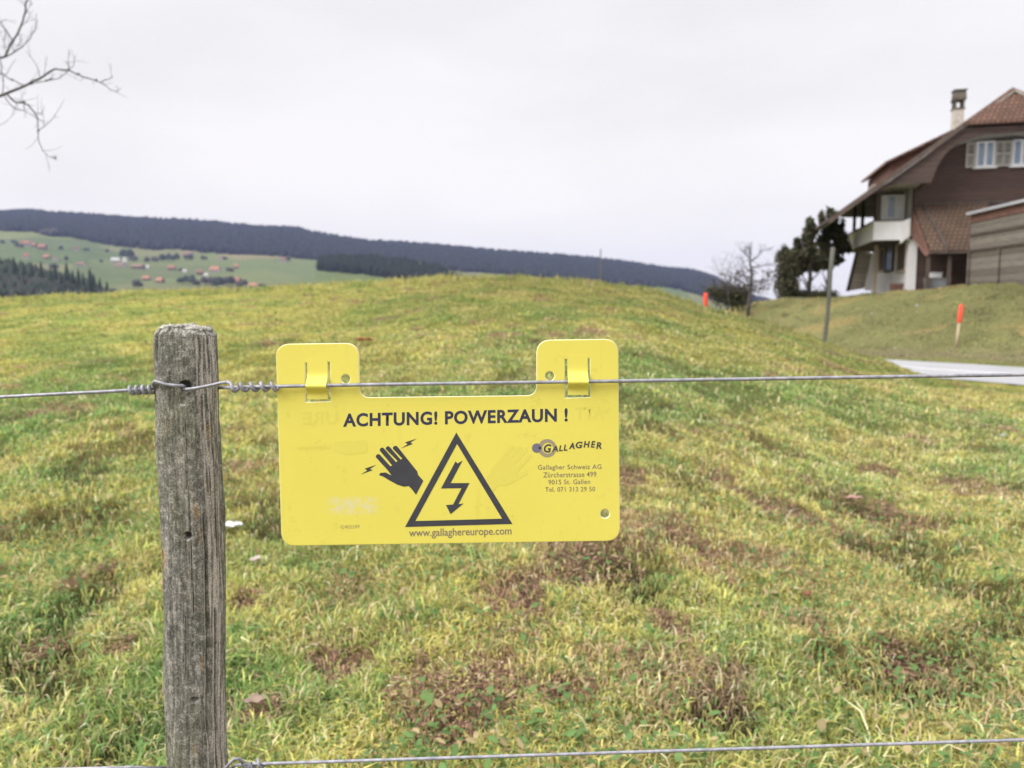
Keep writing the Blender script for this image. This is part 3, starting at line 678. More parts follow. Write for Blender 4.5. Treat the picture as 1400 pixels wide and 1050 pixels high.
mb = MB(W1); mb.tube([wp(245, 1072, PF-.002), wp(275, 1070, PF-.002), wp(300, 1058, .70), wp(311, 1047, .698), wp(320, 1037.5, .698), wp(327, 1037, .700), wp(331, 1041, .706), wp(333, 1048, .710), wp(340, 1051, .705), wp(343, 1044, .700)] + helix(344, 362, wl2, 1.5, .0034, 3.1, .705), WR*.95, 10)
mb.build('loop', M['galvanised'], lw, True)

# ------------------------------------------------------------------ stakes and poles in the field
def base_at(px, py, Y=None):
    if Y is None: return drop(px, py)
    u, e = ue(px, py); return Vector((u*Y, Y, T(u*Y, Y)))
def snow_stake(pxb, pyb, pxt, pyt, label, width=.085):
    p = base_at(pxb, pyb); top = at(pxt, pyt, p.y); th = thing('snow_stake', p, label, 'marker stake', 'orange tipped snow stakes by the road')
    d = top - p; a = p + d*.60
    mb = MB(p); mb.tube([p - d*.05, a], [width*.34, width*.34], 10); mb.build('shaft', M['pale_stake'], th, True)
    mb = MB(p); mb.tube([a - d*.01, a, top - d*.02, top], [width*.5, width*.52, width*.52, width*.30], 12); mb.build('orange_tip', M['orange_paint'], th, True)
snow_stake(1307, 476, 1314.5, 416.5, 'orange tipped pale stake standing on the bank beside the road at right', .115)
p = base_at(960, 418); 
p = Vector((at(965, 425, 28.5).x, 28.5, T(at(965, 425, 28.5).x, 28.5))); top = at(964.5, 400.5, 28.5)
th = thing('snow_stake', p, 'orange stake tip showing over the meadow crest left of the bare tree', 'marker stake', 'orange tipped snow stakes by the road')
mb = MB(p); mb.tube([p - Vector((0, 0, .1)), Vector((top.x, 28.5, at(965, 424.5, 28.5).z))], .06, 10); mb.build('shaft', M['pale_stake'], th, True)
mb = MB(p); mb.tube([at(965, 425.5, 28.5), at(965, 423, 28.5), at(964.6, 404, 28.5), at(964.5, 400.5, 28.5)], [.05, .078, .078, .05], 12); mb.build('orange_tip', M['orange_paint'], th, True)
def pole(name, pxb, pyb, pxt, pyt, r0, r1, m, label, cat, Y=None, group=None):
    p = base_at(pxb, pyb, Y); r0 = r0*p.y/1050; r1 = r1*p.y/1050; top = at(pxt, pyt, p.y); mb = MB(p); d = top-p
    mb.tube([p - d*.04] + [p + d*q + Vector((.02*math.sin(q*5), 0, 0)) for q in (0, .25, .5, .75)] + [top], [r0]*2 + [r0+(r1-r0)*q for q in (.25, .5, .75)] + [r1], 12)
    o = mb.build(name, m, None, True); o.location = p; return tag(o, label, cat, group)
pole('wooden_pole', 1127, 467, 1139, 338, 2.5, 2.9, M['grey_pole'], 'tall leaning grey wooden pole on the meadow edge in front of the bank', 'pole', 20.5)
pole('wooden_pole', 821, 386, 821.5, 340, .95, .7, M['thin_pole'], 'thin upright pole standing alone on the meadow crest against the hill', 'pole', 29.2)
gf = 'thin electric fence stakes along the crest'
for px, yb, yt, Y, lb in [(719, 377, 356, 30.7, 'first thin fence stake on the crest, above the sign notch'), (746, 378.5, 358, 30.5, 'thin fence stake just right of the first one on the crest'),
                      (788, 381.5, 358, 30, 'thin fence stake on the crest left of the tall thin pole'), (845, 388, 364, 29, 'thin fence stake on the crest right of the tall thin pole'),
                      (996, 424, 393, 24.6, 'thin fence stake between the orange tip and the bare tree')]:
    pole('fence_stake', px, yb, px-.5, yt+5, .32, .26, M['thin_pole'], lb, 'fence stake', Y, gf)

# ------------------------------------------------------------------ foliage helpers
def leaf_cloud(centers, radii, n, size, cols, seed, elong=1.0):
    r = np.random.RandomState(seed); centers = np.array(centers, float); radii = np.array(radii, float)
    w = radii.prod(1)**(2/3); k = r.choice(len(centers), n, p=w/w.sum())
    d = r.normal(size=(n, 3)); d /= np.linalg.norm(d, axis=1)[:, None]; q = (.3+1.05*r.rand(n)**.9)[:, None]
    P = centers[k] + d*radii[k]*q
    a = r.normal(size=(n, 3)); a /= np.linalg.norm(a, axis=1)[:, None]; b = np.cross(a, r.normal(size=(n, 3))); b /= np.linalg.norm(b, axis=1)[:, None]
    s_ = (size*(.5+r.rand(n)))[:, None]
    V = np.empty((n, 4, 3)); V[:, 0] = P-a*s_*elong; V[:, 1] = P-b*s_*.5; V[:, 2] = P+a*s_*elong; V[:, 3] = P+b*s_*.5
    C = np.array(cols)[r.randint(0, len(cols), n)]*(.7+.6*r.rand(n))[:, None]
    return V.reshape(-1, 3), np.arange(n*4), np.arange(n)*4, np.full(n, 4), np.repeat(C, 4, 0)
def crown(name, base, parent, *a, **k):
    V, L, s_, t_, C = leaf_cloud(*a, **k); return np_mesh(name, V - np.array(base)[None], L, s_, t_, M['evergreen'], parent, C)
DG = [(.055, .065, .045), (.075, .085, .05), (.10, .10, .055), (.065, .065, .05), (.16, .14, .08)]
def branchy(mb, p, d, ln, r_, depth, rg, spread=.55, up=.05, minr=.006):
    pts = [p]; rad = [r_]; q = p.copy(); dd = d.normalized(); n = 5
    for k in range(n):
        dd = (dd + Vector((rg.uniform(-1, 1), rg.uniform(-1, 1), rg.uniform(-1, 1)+up))*.17).normalized(); q = q + dd*(ln/n); pts.append(q.copy()); rad.append(max(minr, r_*(1-.7*(k+1)/n)))
        if depth > 0 and k >= 1:
            for _ in range(rg.choice((1, 1, 2))):
                ax = Vector((rg.uniform(-1, 1), rg.uniform(-1, 1), rg.uniform(-.5, 1))).normalized(); nd = (dd*(1-spread) + ax*spread*1.3).normalized()
                branchy(mb, q, nd, ln*rg.uniform(.45, .7), max(minr, rad[-1]*.6), depth-1, rg, spread, up, minr)
    mb.tube(pts, rad, 5 if depth < 2 else 7)

# bare fruit tree at the end of the bank
p = base_at(1022, 412, 34); tr = thing('bare_fruit_tree', p, 'bare fruit tree with twisted limbs left of the dark hedge', 'tree')
rg = random.Random(21); mb = MB(p)
tp = [p - Vector((0, 0, .4)), p + Vector((.07, 0, .6)), at(1028, 376, 34), at(1025, 356, 34), at(1027, 345, 34), at(1022, 333, 34)]
mb.tube(tp, [.10, .085, .06, .038, .025, .010], 8); mb.build('trunk', M['twig'], tr, True)
mb = MB(p)
for (a_, b_, ln) in [((1025, 392), (985, 374), 1.4), ((1026, 380), (1000, 372), 1.0), ((1026, 388), (1058, 378), 1.1), ((1026, 372), (1012, 358), .8), ((1026, 366), (1050, 362), 1.0), ((1026, 358), (1040, 346), .7), ((1025, 352), (1015, 340), .6), ((1025, 396), (1050, 398), 1.0), ((1025, 398), (992, 392), 1.3), ((1024, 348), (1021, 334), .35)]:
    A = at(*a_, 34); B = at(*b_, 34) + Vector((0, rg.uniform(-.6, .6), 0)); branchy(mb, A, B-A, ln, .035, 2, rg, .6, .08, .0045)
mb.build('branches', M['twig'], tr)
cl = []; rd = []
for px, py, r_ in [(988, 376, .10), (1012, 373, .14), (1027, 388, .3), (1040, 392, .35), (1055, 385, .3), (1050, 374, .22), (1012, 392, .2), (1030, 372, .18), (1000, 381, .12)]:
    cl.append(at(px, py, 34+rg.uniform(-.3, .3))); rd.append((r_*1.3, r_*1.3, r_*.8))
crown('clinging_leaves', p, tr, cl, rd, 380, .055, [(.06, .05, .04), (.09, .07, .05), (.05, .05, .035)], 5)
# scrub below it
p = base_at(995, 420, 36); sc = thing('scrub_bush', p, 'low dark leafless scrub sloping down beside the bare fruit tree', 'bush')
mb = MB(p); rg = random.Random(5)
for px in (978, 986, 994, 1002, 1010, 1020): 
    A = at(px, 425, 36); branchy(mb, A, Vector((rg.uniform(-.4, .4), 0, 1)), .9+.5*(px-975)/45, .03, 2, rg, .5, .2, .01)
mb.build('stems', M['twig'], sc)
crown('foliage', p, sc, [at(975, 398, 36), at(985, 404, 36), at(996, 405, 36), at(1008, 404, 36), at(1018, 404, 36), at(1004, 412, 36)], [(.35, .4, .25), (.45, .4, .4), (.5, .4, .45), (.5, .4, .45), (.4, .4, .5), (.5, .4, .35)], 3800, .05, DG, 9)
# clipped columnar evergreen
p = base_at(1075, 407, 37); tr = thing('columnar_yew', p, 'dense dark columnar evergreen at the left end of the hedge', 'evergreen')
mb = MB(p); mb.tube([p-Vector((0, 0, .2)), p+Vector((0, 0, 1.6))], [.12, .06], 8); mb.build('trunk', M['bark'], tr)
crown('crown', p, tr, [at(1076, 396, 37), at(1076, 384, 37), at(1077, 372, 37), at(1076, 360, 37), at(1074, 350, 37), at(1072, 345, 37), at(1082, 352, 37)],
      [(.47, .4, .5), (.46, .4, .4), (.48, .4, .4), (.46, .4, .35), (.36, .35, .3), (.16, .2, .32), (.2, .2, .25)], 9000, .06, DG, 3)
# spreading conifers between it and the house
def conifer(name, pxb, pyb, Y, blobs, label, seed, limbs, trunk_top, n):
    p = base_at(pxb, pyb, Y); tr = thing(name, p, label, 'conifer'); rg = random.Random(seed)
    mb = MB(p); tt_ = at(*trunk_top, Y); mb.tube([p-Vector((0, 0, .3)), p.lerp(tt_, .35)+Vector((.06, 0, 0)), p.lerp(tt_, .7), tt_], [.12, .10, .07, .03], 8)
    for a_, b_ in limbs:
        A, B = at(*a_, Y), at(*b_, Y); mb.tube([A, A.lerp(B, .5)+Vector((0, 0, .06)), B], [.045, .035, .015], 6)
    mb.build('trunk', M['bark'], tr)
    cs_ = []; rd = []
    tops = [(px + rg.uniform(-1, 1)*rx, py - rz*rg.uniform(.8, 1.35), 1.6, rg.uniform(3.5, 6.5)) for px, py, rx, rz in blobs for _ in range(2)]
    for px, py, rx, rz in [(a_, b_, c_*.78, d_*.78) for a_, b_, c_, d_ in blobs] + tops:
        cs_.append(at(px, py, Y + rg.uniform(-.3, .3))); rd.append((rx*Y/1050, rx*Y/1050*1.1, rz*Y/1050))
    crown('crown', p, tr, cs_, rd, int(n*.5), .10, DG, seed, 1.7)
conifer('spreading_conifer', 1105, 406, 37.5, [(1090, 352, 6, 8), (1091, 340, 4, 8), (1104, 345, 10, 9), (1104, 330, 7, 10), (1110, 318, 6, 8), (1118, 352, 11, 9), (1098, 362, 9, 7), (1115, 366, 8, 5), (1093, 370, 5, 8), (1107, 310, 3, 6)],
        'spreading conifer with bare lower trunk between the columnar evergreen and the pole', 31, [((1106, 392), (1095, 375)), ((1106, 388), (1122, 372)), ((1106, 380), (1116, 362)), ((1105, 396), (1094, 380))], (1108, 322), 9500)
conifer('spreading_conifer', 1131, 405, 38.5, [(1130, 345, 11, 12), (1126, 330, 9, 9), (1132, 318, 8, 10), (1138, 305, 7, 9), (1146, 320, 7, 12), (1146, 340, 9, 8), (1140, 356, 12, 5), (1152, 332, 5, 7), (1128, 362, 8, 6), (1124, 302, 3, 6), (1158, 340, 5, 4), (1136, 296, 3, 5)],
        'taller spreading conifer behind the leaning pole, touching the balcony corner', 33, [((1131, 392), (1124, 372)), ((1131, 380), (1146, 358)), ((1131, 398), (1122, 388))], (1134, 315), 10500)
p = base_at(1110, 404, 37); hd = thing('low_hedge', p, 'low dark hedge along the bank top under the conifers', 'hedge')
mb = MB(p); rg = random.Random(8)
for px in range(1086, 1136, 5): A = at(px, 407, 37); branchy(mb, A, Vector((rg.uniform(-.3, .3), 0, 1)), .4, .015, 1, rg, .4, .2, .008)
mb.build('stems', M['twig'], hd)
crown('foliage', p, hd, [at(px, 401+2*math.sin(px), 37) for px in range(1084, 1140, 6)], [(.28, .3, .17)]*10, 3500, .045, DG, 19)

# big bare tree at the left, its branches reaching into the frame
BY = 6.2
p = Vector((-5.9, 7.0, T(-5.9, 7.0))); tr = thing('bare_branching_tree', p, 'bare tree at upper left with thin grey branches reaching into the sky', 'tree')
mb = MB(p); fork = Vector((-5.5, 6.7, 1.3)); mb.tube([p-Vector((0, 0, .3)), p+Vector((.05, 0, 1.0)), fork, fork+Vector((-.1, .1, 1.3)), fork+Vector((.1, .2, 2.6))], [.17, .14, .11, .08, .04], 12)
mb.build('trunk', M['bark'], tr, True)
k_ = 180/822.
def zp(x, y, dy=0): return at(x*k_, y*k_, BY+dy)
mb = MB(p)
def bough(pts, r0, r1, dy=0, root=None, dy1=None):
    dy1 = dy if dy1 is None else dy1
    P = [zp(x, y, dy+(dy1-dy)*i/max(1, len(pts)-1)) for i, (x, y) in enumerate(pts)]
    Q = []
    for i in range(len(P)-1):
        for q in (0, .5):
            v_ = P[i].lerp(P[i+1], q); w_ = .006 if q else .0
            Q.append(v_ + Vector((rnd.uniform(-w_, w_), rnd.uniform(-w_, w_), rnd.uniform(-w_, w_))))
    Q.append(P[-1])
    if root is not None: Q = [root, root.lerp(Q[0], .5)+Vector((0, 0, .1))] + Q; 
    n = len(Q); mb.tube(Q, [r0*(1-i/(n-1))+r1*i/(n-1) for i in range(n)], 7)
    for i in range(3 if root is not None else 1, n-1):
        if rnd.random() < .62:
            d_ = (Q[i+1]-Q[i]).normalized(); a_ = Vector((rnd.uniform(-1, 1), rnd.uniform(-.6, .6), rnd.uniform(-.8, 1))).normalized(); d2 = (d_*.7+a_*.8).normalized(); l_ = rnd.uniform(.03, .17)
            m1_ = Q[i]+d2*l_*.5+Vector((0, 0, rnd.uniform(-.01, .015))); mb.tube([Q[i], m1_, Q[i]+d2*l_+Vector((0, 0, rnd.uniform(-.01, .03)))], [.0017, .0013, .0007], 5)
            if rnd.random() < .45: mb.tube([m1_, m1_ + (d2+a_*.7).normalized()*l_*.5], [.0012, .0006], 5)
bough([(0,600),(60,575),(170,530),(250,490),(300,455),(345,430),(430,438),(520,480),(625,515),(680,495),(705,475)], .0115, .0022, 0, fork)
bough([(625,515),(690,560),(735,570),(755,550)], .003, .0015)
bough([(170,530),(290,505),(370,490),(410,460),(430,440)], .0035, .002, .02)
bough([(430,438),(420,390),(428,310)], .003, .0012, .0); bough([(430,438),(460,410),(475,340)], .003, .0012); bough([(250,490),(225,400),(160,315)], .003, .0012)
bough([(0,360),(30,355),(60,290),(80,255),(130,165),(150,100),(160,40),(175,0),(180,-60)], .009, .005, .1, fork+Vector((0, 0, .5)))
bough([(80,255),(40,190),(0,140),(-60,100)], .005, .003, .1); bough([(0,140),(45,122)], .0025, .0012, .1)
bough([(30,355),(90,325),(130,300),(190,240),(220,180),(228,80)], .0055, .0015, .1); bough([(130,165),(180,110),(205,65)], .0025, .0012, .1)
bough([(150,100),(185,40),(200,10)], .002, .0012, .1); bough([(90,325),(120,270),(150,235)], .002, .001, .1); bough([(90,325),(75,290),(80,260)], .003, .002, .1)
bough([(-40,440),(0,460),(30,470),(75,500),(120,525),(170,530)], .0055, .003, 0, fork+Vector((0, 0, .2)))
bough([(30,470),(60,420),(100,370)], .0025, .0012); bough([(0,370),(10,420),(20,470),(15,590)], .004, .003); bough([(45,360),(20,260),(0,200)], .0022, .0012)
bough([(45,590),(90,635),(140,640),(180,655),(215,700),(235,740),(238,815),(243,890),(265,940),(300,975),(345,985)], .007, .0013)
bough([(20,590),(40,620),(80,670),(150,690),(230,740)], .0035, .0022); bough([(240,815),(310,760),(360,690),(400,620)], .003, .001)
bough([(215,715),(260,715),(280,660)], .0028, .001); bough([(-80,830),(0,780),(60,740),(100,700)], .002, .001); bough([(235,740),(300,760)], .0018, .001); bough([(140,640),(130,560)], .0018, .001); bough([(150,690),(150,630),(230,610)], .0018, .001)
for (x, y) in [(318, 495), (290, 503), (150, 635), (128, 640), (80, 262), (238, 818), (75, 498), (168, 530), (345, 985), (600, 500), (490, 462), (195, 525)]:
    c0 = zp(x, y); mb.tube([c0 - Vector((.009, 0, 0)), c0 - Vector((.004, 0, 0)), c0 + Vector((.005, 0, .002)), c0 + Vector((.010, 0, .003))], [.003, .0085, .008, .002], 7)
rg = random.Random(3)
for k in range(9):
    A = fork + Vector((0, 0, .3*k)); dr = Vector((-1, .3, .5)) if k % 2 else Vector((-.2, 1, .6)); branchy(mb, A, dr + Vector((rg.uniform(-.3, .3), rg.uniform(-.3, .3), 0)), 1.3, .03, 2, rg, .5, .1, .004)
mb.build('branches', M['twig'], tr, True)

# ------------------------------------------------------------------ farmhouse
HO = at(1243, 397, 34.0); HA = -math.atan(.25)
house = thing('farmhouse', HO, 'large brown farmhouse with tiled half hipped roof, white balcony and shuttered windows at right', 'house', None, HA)
Ri = Matrix.Rotation(-HA, 3, 'Z')
def hl(px, py, y=None, x=None):    # sight line met with a house-local plane y = const or x = const
    o = Ri @ (-HO); d = Ri @ at(px, py, 1.0)
    k = (y - o.y)/d.y if y is not None else (x - o.x)/d.x
    return o + d*k
YV = -1.5                          # plane of the front verge
P1 = hl(1320, 166, y=YV); P2 = hl(1134, 299, y=YV); PA = hl(1385, 115, y=-.3)
XR = PA.x; ZR = PA.z; SL = (P1.z - P2.z)/(P1.x - P2.x)
XE, ZE = P2.x, P2.z; XE2 = 2*XR - XE
def zroof(x): return ZE + SL*(min(x, 2*XR-x) - XE)
ZR = zroof(XR); ZH = P1.z; YB = 8.6
zs0 = lambda px, py, y: hl(px, py, y=y)
# roof (main slopes as slabs, half hip in front)
TK = .22
mb = MB()
def slab(mb, poly, t_=TK): mb.prism([(x, y, z) for x, y, z in poly], (0, 0, -t_))
slab(mb, [(XE, YV, ZE), (P1.x, YV, ZH), (XR, -.3, ZR), (XR, YB, ZR), (XE, YB, ZE)], .14)
slab(mb, [(XE2, YV, ZE), (XE2, YB, ZE), (XR, YB, ZR), (XR, -.3, ZR), (2*XR-P1.x, YV, ZH)], .14)
roof = mb.build('roof', M['roof_tile'], house)
mb = MB(); slab(mb, [(P1.x-.12, YV-.14, ZH-.06), (2*XR-P1.x+.12, YV-.14, ZH-.06), (XR, -.28, ZR+.02)], .12)
mb.build('half_hip', M['roof_tile'], roof)
mb = MB()
slab(mb, [(XE+.05, YV+.05, ZE-.15+SL*.05), (P1.x, YV+.05, ZH-.15), (XR, YV+.9, ZR-.15), (XR, YB-.05, ZR-.15), (XE+.05, YB-.05, ZE-.15+SL*.05)], .08)
slab(mb, [(XE2-.05, YV+.05, ZE-.15+SL*.05), (XE2-.05, YB-.05, ZE-.15+SL*.05), (XR, YB-.05, ZR-.15), (XR, YV+.9, ZR-.15), (2*XR-P1.x, YV+.05, ZH-.15)], .08)
mb.build('soffit', M['soffit'], roof)
mb = MB()
for sgn in (1, -1):
    if sgn == -1: mb.build('verge_board', M['verge'], roof); mb = MB()
    fx = (lambda x: x) if sgn == 1 else (lambda x: 2*XR-x)
    mb.prism([(fx(XE-.02), YV-.06, ZE+.03), (fx(P1.x), YV-.06, ZH+.02), (fx(P1.x), YV-.06, ZH-.22), (fx(XE-.02), YV-.06, ZE-.20)], (0, .07, 0))
mb.build('verge_board', M['verge'], roof); mb = MB()
mb = MB(); mb.box(XE-.1, XE+.02, YV, YB, ZE-.14, ZE-.02); mb.build('eave_board', M['beam'], roof)
# upper shed dormer on the left slope
A = hl(1301, 178, y=1.2); B = hl(1209, 222, y=1.2)
mb = MB(); mb.prism([(A.x, 1.0, A.z), (B.x, 1.0, B.z), (B.x, 1.0, B.z-.12), (A.x, 1.0, A.z-.12)], (0, 5.5, 0))
dr = mb.build('dormer_roof', M['roof_tile'], roof)
C_ = hl(1217, 222, y=1.3)
mb = MB(); mb.prism([(A.x-.1, 1.3, A.z-.15), (C_.x, 1.3, zs0(1217, 220, 1.3).z-.13), (C_.x, 1.3, zroof(C_.x)-.05), (A.x-.1, 1.3, zroof(A.x)-.35)], (0, 4.8, 0))
mb.build('dormer_cheek', M['red_clad'], roof)
# chimney
cy = 1.6; c0 = hl(1304.5, 150, y=cy); c1 = hl(1318.5, 150, y=cy); w_ = c1.x-c0.x
zt = lambda py: hl(1311, py, y=cy).z
mb = MB(); mb.box(c0.x, c1.x, cy, cy+w_, zt(200), zt(147)); ch = mb.build('chimney', M['chimney_stone'], roof)
mb = MB(); e = .05
for (xa, ya) in ((c0.x, cy), (c1.x-.09, cy), (c0.x, cy+w_-.09), (c1.x-.09, cy+w_-.09)): mb.box(xa+.003, xa+.09, ya+.003, ya+.087, zt(147), zt(137))
mb.box(c0.x-e, c1.x+e, cy-e, cy+w_+e, zt(137), zt(134.5)); 
xa, xb = c0.x-.06, c1.x+.06; ya, yb = cy-.06, cy+w_+.06; za, zb = zt(134.5), zt(123.5)
mb.prism([(xa, ya, za), (xb, ya, za), (xb-.02, ya+.08, zb), (xa+.05, ya+.08, zb)], (0, yb-ya-.16, 0))
mb.box(xa+.01, xb+.02, ya+.02, yb-.02, zb, zb+.05)
mb.box(c0.x-.03, c1.x+.03, cy-.03, cy+w_+.03, zt(149), zt(147)+.0)
mb.build('chimney_cowl', M['chimney_cap'], ch)
# curved gable band in the plane of the overhang
outer = [(1316, 170), (1216, 241), (1196, 255), (1232, 250.5), (1273, 250.5)]
inner = [(1277, 240), (1281, 229), (1287, 218), (1295, 208), (1305, 199.5), (1318, 192.5), (1334, 187), (1352, 183), (1385, 181)]
L = [hl(a, b, y=YV+.12) for a, b in outer + inner]
L[0].z = zroof(L[0].x)-.24; L[1].z = min(L[1].z, zroof(L[1].x)-.24); L[2].z = zroof(L[2].x)-.3
mb = MB()
L[-1].x = XR+.03
li = L[len(outer)-1:]                                   # strip of quads between verge line and arch
top = lambda x: min(zroof(x), ZH+.02)-.24
def bandquads(mir):
    f_ = (lambda p: (2*XR-p[0], p[1], p[2])) if mir else (lambda p: tuple(p))
    pts = [(L[2].x, L[2].z-.02), (L[3].x, L[3].z), (L[4].x, L[4].z)] + [(q.x, q.z) for q in li[1:]]
    for a, b in zip(pts[:-1], pts[1:]):
        q = [(a[0], YV+.12, a[1]), (b[0], YV+.12, b[1]), (b[0], YV+.12, max(b[1]+.01, top(b[0]))), (a[0], YV+.12, max(a[1]+.01, top(a[0])))]
        q = [f_(p) for p in q]; 
        if mir: q = q[::-1]
        mb.prism(q, (0, .1, 0))
bandquads(False); bandquads(True)
mb.build('gable_arch', M['band_wood'], roof)
# boarded vault from the arch back to the wall
mb = MB()
for mir in (0, 1):
    f_ = (lambda x: 2*XR-x) if mir else (lambda x: x)
    for a, b in zip(li[:-1], li[1:]): mb.hexa([(f_(a.x), YV+.225, a.z), (f_(b.x), YV+.225, b.z), (f_(b.x)+.0, 0-.03, b.z+.02), (f_(a.x), -.03, a.z+.02), (f_(a.x), YV+.225, a.z+.05), (f_(b.x), YV+.225, b.z+.05), (f_(b.x), -.03, b.z+.07), (f_(a.x), -.03, a.z+.07)])
mb.build('vault', M['soffit'], roof)
mb = MB()   # eave box soffit left of the band
E0 = L[2]; mb.box(E0.x, 0.0, YV+.25, -.03, L[4].z-.0, L[4].z+.06); mb.build('eave_box', M['soffit'], roof)
# gable wall
ZM = hl(1245, 300, y=0).z
XW2 = 2*XR
mb = MB()
pf = [(.0, 0, ZM), (XW2, 0, ZM), (XW2, 0, zroof(0)-.26), (XR, 0, ZR-.5), (0, 0, zroof(0)-.26)]
mb.prism(pf, (0, .3, 0)); wall = mb.build('gable_wall', M['dark_wood'], house)
mb = MB(); mb.box(.225, XW2, 0, .3, -1.5, ZM); mb.build('lower_gable_wall', M['dark_wood'], house)
mb = MB(); mb.box(-.12, .22, -.08, .35, -1.2, ZM-.02); mb.build('corner_pillar', M['white_render'], house)
mb = MB(); mb.box(.02, .3, .37, YB-.4, -1.5, zroof(0)-.3); side = mb.build('side_wall', M['white_render'], house)
mb = MB(); mb.box(XW2-.3, XW2-.02, .32, YB-.4, -1.5, zroof(0)-.3); mb.box(.32, XW2-.32, YB-.7, YB-.4, -1.5, zroof(0)-.3); mb.build('rear_wall', M['white_render'], house)
def hwin(x0, x1, z0, z1, y, sh=True):
    mb = MB(); fw = .07
    mb.box(x0, x1, y-.09, y-.01, z0, z0+fw); mb.box(x0, x1, y-.09, y-.01, z1-fw, z1)
    mb.box(x0, x0+fw, y-.09, y-.01, z0+fw, z1-fw); mb.box(x1-fw, x1, y-.09, y-.01, z0+fw, z1-fw)
    xm = (x0+x1)/2; mb.box(xm-.055, xm+.055, y-.085, y-.01, z0+fw, z1-fw); mb.box(x0-.1, x1+.1, y-.16, y-.01, z0-.07, z0-.002)
    w = mb.build('window', M['white_paint'], wall)
    mb = MB()
    mb.box(x0+fw, xm-.055, y-.05, y-.03, z0+fw, z1-fw); mb.box(xm+.055, x1-fw, y-.05, y-.03, z0+fw, z1-fw); mb.build('pane', M['window_glass'], w)
    if sh:
        for (a, b) in ((x0-.38, x0-.02), (x1+.02, x1+.38)):
            mb = MB(); mb.box(a, a+.06, y-.07, y-.02, z0, z1-.02); mb.box(b-.06, b, y-.07, y-.02, z0, z1-.02)
            mb.box(a+.06, b-.06, y-.07, y-.02, z0, z0+.07); mb.box(a+.06, b-.06, y-.07, y-.02, z1-.09, z1-.02); mb.box(a+.06, b-.06, y-.07, y-.02, (z0+z1)/2-.04, (z0+z1)/2+.04)
            k = z0+.09
            while k < z1-.13:
                if abs(k-(z0+z1)/2) > .07: mb.hexa([(a+.06, y-.055, k), (b-.06, y-.055, k), (b-.06, y-.03, k+.03), (a+.06, y-.03, k+.03), (a+.06, y-.05, k+.012), (b-.06, y-.05, k+.012), (b-.06, y-.025, k+.042), (a+.06, y-.025, k+.042)])
                k += .055
            mb.build('shutter', M['shutter'], w)
a = hl(1335, 194, y=0); b = hl(1358, 228, y=0); ww = b.x-a.x; pit = hl(1384.5, 194, y=0).x - a.x
for k in range(4): hwin(a.x+pit*k, a.x+pit*k+ww, b.z, a.z, 0)
mb = MB(); q = hl(1300, 278, y=0); mb.box(.02, XW2, -.05, -.002, q.z-.06, q.z+.06); mb.build('ledge', M['beam'], wall)
# balcony
bf = hl(1195, 303, y=-.2); XB = bf.x; zt_, zb_ = bf.z, hl(1195, 328.5, y=-.2).z
mb = MB()
mb.box(XB, XB+.08, -.2, 8.2, zb_, zt_); mb.box(XB+.08, -.14, -.2, -.12, zb_, zt_); mb.box(XB+.08, -.14, 8.12, 8.2, zb_, zt_)
M['balcony_white'] = simple('balcony_white', (.86, .86, .90), .7, 0, .04, 2); bal = mb.build('balcony', M['balcony_white'], house)
mb = MB(); mb.box(XB+.085, .0, -.115, 8.11, zb_+.02, zb_+.18); mb.build('balcony_floor', M['dark_inside'], bal)
mb = MB(); mb.box(XB-.03, XB+.11, -.23, 8.23, zt_+.002, zt_+.05); mb.box(XB+.12, -.13, -.23, -.09, zt_+.002, zt_+.05); mb.build('handrail', M['beam'], bal)
# sloping white stair wall from the balcony front to the pillar
pl = [hl(1233, 303, y=-.3), hl(1245, 298, y=-.3), hl(1244, 322, y=-.3), hl(1231, 333, y=-.3)]
mb = MB(); mb.prism(pl[::-1], (0, .1, 0)); mb.build('parapet_end', M['white_paint'], bal)
for px in (1168, 1179, 1201):
    q = hl(px, 300, x=XB+.2); mb = MB(); mb.box(XB+.14, XB+.28, q.y-.07, q.y+.07, zb_+.15, zroof(XB+.2)-.2); mb.build('balcony_post', M['beam'], bal)
def swin(name, pxa, pxb, pyt, pyb, m, panes, m2):
    A = hl(pxa, pyt, x=0); B = hl(pxb, pyb, x=0); y0, y1 = sorted((A.y, B.y)); 
    z1 = (A.z); z0 = (B.z); f_ = .09
    mb = MB(); mb.box(-.1, .01, y0, y1, z0, z0+f_); mb.box(-.1, .01, y0, y1, z1-f_, z1)
    for k in range(panes+1):
        yk = y0 + (y1-y0-f_)*k/panes; mb.box(-.1, .01, yk, yk+f_, z0+f_, z1-f_)
    w = mb.build(name, m, side)
    mb = MB(); 
    for k in range(panes):
        ya = y0 + (y1-y0-f_)*k/panes + f_; yb = y0 + (y1-y0-f_)*(k+1)/panes; mb.box(-.05, -.03, ya, yb, z0+f_, z1-f_)
    mb.build('pane', m2, w)
# glazed front of the recessed loggia behind the balcony
yl = 1.1; a = hl(1200, 267, y=yl); b = hl(1236, 306, y=yl)
mb = MB(); f_ = .09; mb.box(a.x, b.x, yl, yl+.1, a.z-f_, a.z); mb.box(a.x, b.x, yl, yl+.1, b.z, b.z+.3)
xs_ = [a.x, a.x+.36*(b.x-a.x)-.05, a.x+.62*(b.x-a.x), b.x-f_]
for x_ in xs_: mb.box(x_, x_+f_, yl+.002, yl+.098, b.z+.3, a.z-f_)
lw_ = mb.build('loggia_window', M['white_paint'], house)
mb = MB(); mb.box(xs_[1]+f_, xs_[2], yl+.05, yl+.07, b.z+.3, a.z-f_); mb.build('pane', M['window_glass'], lw_)
for k in (0, 2): mb = MB(); mb.box(xs_[k]+f_, xs_[k+1], yl+.05, yl+.07, b.z+.3, a.z-f_); mb.build('curtained_pane', M['white_paint'], lw_)
